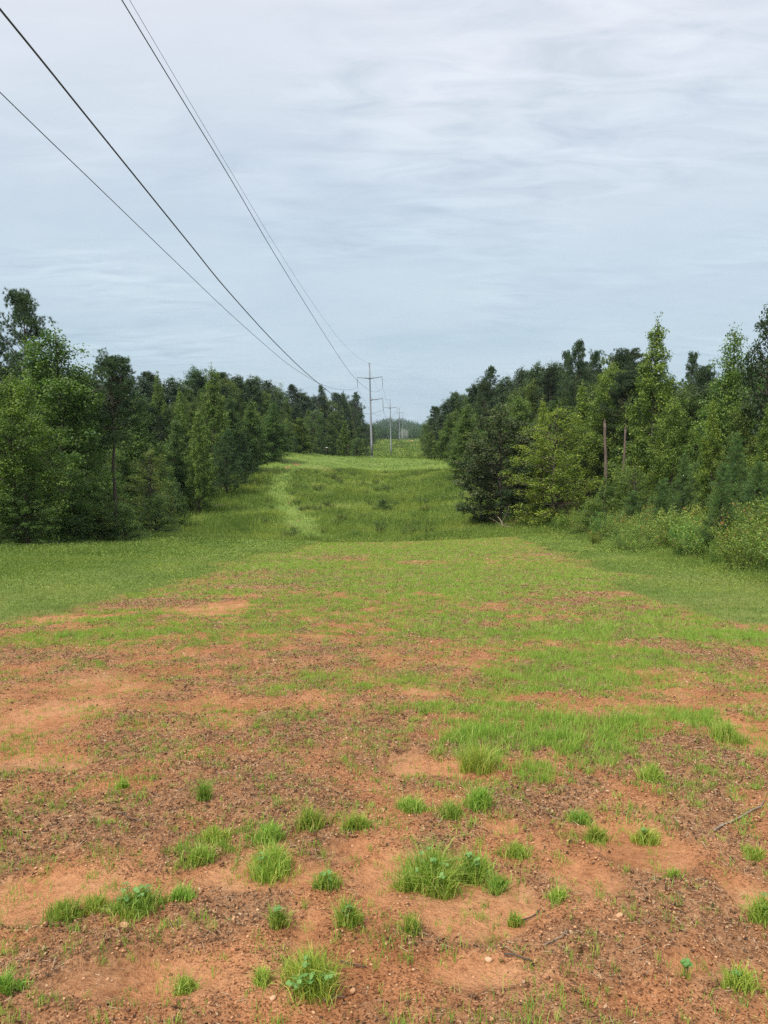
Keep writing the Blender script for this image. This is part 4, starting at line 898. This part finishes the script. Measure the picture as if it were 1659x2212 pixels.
# broken trunks, posts, fallen wood
def snag(name, pts, r0, r1, lab, cat, group=None, m=M_snag, jag=True):
    P_ = np.array(pts, float); z0 = P_[0].copy(); n = 10; t_ = np.linspace(0, 1, n); s = np.linspace(0, 1, len(P_)); r = np.random.default_rng(len(lab))
    Q = np.stack([np.interp(t_, s, P_[:, i]) for i in range(3)], 1) - z0; Q[1:-1, :2] += r.normal(0, r0 * .12, (n - 2, 2))
    m_ = MB(); tube(m_, Q, np.linspace(r0, r1, n) * r.uniform(.92, 1.08, n), 9)
    if jag:
        for j in range(4): a = j * 1.6; tube(m_, [Q[-1] + np.array([math.cos(a), math.sin(a), 0]) * r1 * .5 - np.array([0, 0, .05]), Q[-1] + np.array([math.cos(a) * r1 * .7, math.sin(a) * r1 * .7, r.uniform(.08, .35)])], [r1 * .45, .01], 4)
    o = link(name, m_.mesh(name, m, True)); o.location = z0; tag(o, lab, cat, group)
def gp(px_, Y): x = at_y(px_, 1000, Y)[0]; return (x, Y, float(terr(x, Y)) - .1)
snag('broken_trunk', [gp(1313, 52), at_y(1308, 960, 52), at_y(1306, 914, 52)], .12, .085, 'taller reddish broken trunk, left of a shorter one, among the right trees', 'dead tree', 'broken trunks among the right trees')
snag('broken_trunk', [gp(1342, 53), at_y(1349, 980, 53), at_y(1351, 927, 53)], .10, .07, 'shorter reddish broken trunk leaning slightly right, among the right trees', 'dead tree', 'broken trunks among the right trees')
snag('dead_trunk', [gp(619, 195), at_y(618, 872, 195)], .2, .17, 'pale bare broken trunk rising from the left woods above the crest', 'dead tree', None, M_barkpale)
snag('dead_trunk', [gp(753, 205), at_y(750, 918, 205)], .15, .10, 'thin pale dead trunk before the dark pines left of the first pole', 'dead tree', None, M_barkpale)
snag('leaning_post', [(*on_ground(662, 974), float(terr(*on_ground(662, 974)))), at_y(658, 960, on_ground(662, 974)[1])], .07, .05, 'leaning pale yellow post at the wood edge on the crest', 'post', None, surf('yellow_wood', (.42, .38, .14), (.55, .5, .2)), False)
g0 = on_ground(429, 1080); snag('fence_post', [(g0[0], g0[1], float(terr(*g0))), at_y(429, 1056, g0[1])], .05, .05, 'thin rusty metal post at the left slope edge', 'post', None, M_snag, False)
def fallen(px0, py0, px1, py1, lift, r0, lab, seed, nbr=8):
    a = on_ground(px0, py0); b = on_ground(px1, py1); r = np.random.default_rng(seed); n = 8; t_ = np.linspace(0, 1, n)
    X = a[0] + (b[0] - a[0]) * t_ + r.normal(0, .1, n); Y = a[1] + (b[1] - a[1]) * t_; Z = np.array([float(terr(X[i], Y[i])) for i in range(n)]) + lift * t_ + .1
    o0 = np.array([X[0], Y[0], Z[0]]); P_ = np.stack([X, Y, Z], 1) - o0; m_ = MB(); tube(m_, P_, np.linspace(r0, r0 * .3, n), 6)
    for j in range(nbr): q = r.integers(2, n); limb(m_, P_[q], unit(np.array([r.normal(), r.normal() * .5, abs(r.normal()) * .8]) + (P_[-1] - P_[0]) / np.linalg.norm(P_[-1]) * .8), r.uniform(.7, 1.8), r0 * .35, r, 0, 4, 4)
    o = link('fallen_branch', m_.mesh('fallen_branch', M_barkpale)); o.location = o0; tag(o, lab, 'branch')
fallen(350, 1103, 462, 1100, .2, .07, 'grey bare branch lying at the edge of the left woods', 4, 12)
fallen(1110, 1150, 1055, 1128, 1.0, .08, 'leaning dead branch in front of the big dark oak', 6, 8)

# ------------------------------------------------------------------ deer feeder: drum on three legs
M_drum = surf('drum_paint', (.035, .030, .026), (.075, .062, .05), 5, .6); M_lid = surf('lid_metal', (.45, .46, .46), (.62, .63, .63), 5, .4, .3)
fg = on_ground(706, 984.5); fz = float(terr(*fg)); root = empty('wildlife_feeder', (fg[0], fg[1], fz), 'dark barrel feeder with pale lid on three legs on the mown crest', 'feeder')
k_ = fg[1] / 165.
m_ = MB(); tube(m_, [(0, 0, .98 * k_), (0, 0, 1.02 * k_), (0, 0, 1.35 * k_), (0, 0, 1.37 * k_), (0, 0, 1.72 * k_), (0, 0, 1.76 * k_)], np.array([.26, .30, .30, .315, .30, .30]) * k_, 20); link('barrel', m_.mesh('barrel', M_drum, False), root)
m_ = MB(); tube(m_, [(0, 0, 1.762 * k_), (0, 0, 1.80 * k_), (0, 0, 1.86 * k_)], np.array([.34, .34, .22]) * k_, 20); link('lid', m_.mesh('lid', M_lid), root)
m_ = MB(); disc(m_, (0, 0), .09 * k_, .84 * k_, .978 * k_, 10); link('spinner', m_.mesh('spinner', M_drum), root)
for j in range(3):
    a = .4 + j * 2.094; m_ = MB(); tube(m_, [(math.cos(a) * .55 * k_, math.sin(a) * .55 * k_, -.02), (math.cos(a) * .325 * k_, math.sin(a) * .325 * k_, 1.5 * k_)], .028, 6); link('leg', m_.mesh('leg', M_drum), root)

# ------------------------------------------------------------------ transmission poles and wires
M_foot = surf('pole_foot', (.12, .115, .11), (.2, .19, .18), 3, .7, .2)
LDIR = np.array([.0418, 1.]) / math.hypot(.0418, 1); PERP = np.array([LDIR[1], -LDIR[0]])
DEF = [(191, 24.0, 'nearest tall steel pole, its foot at the end of the mown crest', -.0245), (345, 24.2, 'second steel pole, half the apparent height of the nearest', -.02), (530, 24.0, 'third steel pole along the line', -.006), (660, 22.5, 'fourth and farthest steel pole, standing before the far hill', -.004)]
ATT = []
def steel_pole(Y, Hp, label, lean):
    x0 = float(lc(Y)); z0 = float(terr(x0, Y)) - .1; top = CAMZ + {191: 19.4, 345: 18.4, 530: 22.6, 660: 22.2}[Y]; Hp = top - z0
    root = empty('transmission_pole', (x0, Y, z0), label, 'power pole', 'steel power poles along the line'); root.rotation_euler = (0, lean, math.atan2(-LDIR[0], LDIR[1]))
    m_ = MB(); zs = [0, Hp * .155, Hp * .156, Hp * .45, Hp * .451, Hp * .80, Hp]; rs = [.33, .30, .275, .235, .215, .16, .13]
    tube(m_, [(0, 0, q) for q in zs], rs, 12); link('shaft', m_.mesh('shaft', M_steel, False), root)
    m_ = MB(); tube(m_, [(0, 0, 0), (0, 0, .5)], [.55, .5], 12); link('base', m_.mesh('base', M_foot), root)
    m_ = MB(); box(m_, (-.16, 0, Hp - .12), (.5, .08, .08)); box(m_, (.1, 0, Hp - .02), (.35, .06, .06)); link('shield_wire_bracket', m_.mesh('shield_wire_bracket', M_steel), root)
    for j in range(0, 3): pass
    att = {}
    for key, sgn, za, tip in [('W3', -1, Hp - 3.9, .35), ('W1', 1, Hp - 3.9, .35), ('W2', 1, Hp - 9.35, .30)]:
        m_ = MB(); tube(m_, [(sgn * .12, 0, za), (sgn * 1.6, 0, za + tip * .45), (sgn * 3.2, 0, za + tip)], [.13, .10, .065], 8)
        box(m_, (sgn * .2, 0, za + .01), (.28, .34, .42)); arm = link('cross_arm', m_.mesh('cross_arm', M_steel), root)
        m_ = MB(); Li = 2.35; tube(m_, [(sgn * 3.2, 0, za + tip - .03), (sgn * 3.2, 0, za + tip - Li)], .035, 6)
        for q in range(12): z_ = za + tip - .35 - q * .155; tube(m_, [(sgn * 3.2, 0, z_), (sgn * 3.2, 0, z_ - .05)], [.085, .125], 10)
        box(m_, (sgn * 3.2, 0, za + tip - Li - .08), (.07, .34, .14)); link('insulator', m_.mesh('insulator', M_insul), arm)
        att[key] = (sgn * 3.2, 0, za + tip - Li - .16)
    att['W4'] = (-.40, 0, Hp - .16)
    bpy.context.view_layer.update(); M_ = root.matrix_world
    return {k: np.array(M_ @ Vector(v)) for k, v in att.items()}
for d in DEF: ATT.append(steel_pole(*d))
NEAR = {'W1': (2.75, [(-20, 16.4), (-10, 15.9), (0, 15.4), (10, 14.8), (22, 14.0), (27, 13.7), (35, 13.25), (46, 12.45), (69, 11.2), (90, 10.3), (109, 10.05), (135, 10.5), (159, 11.7)]),
        'W3': (-3.65, [(-20, 16.5), (-10, 16.3), (0, 15.8), (10, 15.2), (28, 13.8), (35, 13.3), (49, 12.3), (61, 11.5), (81, 10.5), (93, 10.2), (112, 10.15), (135, 10.8), (164, 12.5)]),
        'W2': (2.75, [(-20, 13.6), (-10, 12.6), (0, 11.7), (8, 10.95), (16, 10.15), (20, 9.7), (28, 8.8), (34, 8.15), (46, 7.25), (62, 6.5), (90, 5.8), (115, 5.75), (145, 6.6), (170, 8.1)]),
        'W4': (-.65, [(-20, 23.0), (0, 21.7), (20, 20.3), (32, 19.5), (43, 18.85), (52, 18.35), (65, 17.7), (86, 17.1), (105, 16.95), (121, 17.1), (150, 18.1), (172, 19.4)])}
def cr_spline(pts, m=8):
    P_ = np.array(pts, float); P_ = np.concatenate([[2 * P_[0] - P_[1]], P_, [2 * P_[-1] - P_[-2]]]); o = []
    for i in range(1, len(P_) - 2):
        for t_ in np.linspace(0, 1, m, endpoint=False):
            a, b, c, d = P_[i - 1:i + 3]; o.append(.5 * ((2 * b) + (-a + c) * t_ + (2 * a - 5 * b + 4 * c - d) * t_**2 + (-a + 3 * b - 3 * c + d) * t_**3))
    o.append(P_[-2]); return np.array(o)
LABW = {'W1': 'right upper conductor, the wire that reaches the top edge of the picture farthest left of the thin one', 'W2': 'thick lower conductor crossing from the upper left corner', 'W3': 'leftmost conductor, leaving the left edge below the thick one', 'W4': 'thin pale shield wire running to the pole tops'}
LABW['W1'] = 'conductor leaving the top edge of the picture next to the thin wire'
for key, (off, tab) in NEAR.items():
    tab = tab + [(191, ATT[0][key][2])]; c = cr_spline(tab, 10)
    offs = np.interp(c[:, 0], [0, 191], [off, off]); X = lc(c[:, 0]) + offs
    wgt = sst(150, 191, c[:, 0]); X = X * (1 - wgt) + (ATT[0][key][0]) * wgt
    P_ = [np.stack([X, c[:, 0], c[:, 1]], 1)]
    for A, B in zip(ATT[:-1], ATT[1:]):
        a, b = A[key], B[key]; t_ = np.linspace(0, 1, 30)[1:]; L = np.linalg.norm(b - a); sag = .00060 * L * L / 4 * (1. if key != 'W4' else .8) * 4 / 4
        seg_ = a + (b - a) * t_[:, None]; seg_[:, 2] -= sag * 4 * t_ * (1 - t_); P_.append(seg_)
    P_ = np.concatenate(P_); o0 = P_[0].copy(); rad = .0115 if key == 'W4' else (.024 if key == 'W2' else .019)
    m_ = MB(); tube(m_, P_ - o0, rad, 6, True); o = link('power_line_wire', m_.mesh('power_line_wire', M_wire, True)); o.location = o0
    tag(o, LABW[key], 'power line', 'wires strung between the steel poles')

# ------------------------------------------------------------------ haze
hz, t = mat('haze'); pv = N(t, 'ShaderNodeVolumePrincipled'); pv.inputs['Color'].default_value = (.72, .84, .95, 1); pv.inputs['Density'].default_value = .00011; pv.inputs['Anisotropy'].default_value = .2
oo = N(t, 'ShaderNodeOutputMaterial'); t.links.new(pv.outputs[0], oo.inputs['Volume'])
HAZE = True
if HAZE:
    m_ = MB(); box(m_, (0, 2450, 27), (5400, 5200, 78)); o = link('haze', m_.mesh('haze', hz)); tag(o, 'thin bluish summer haze in the distance', 'haze', kind='stuff')
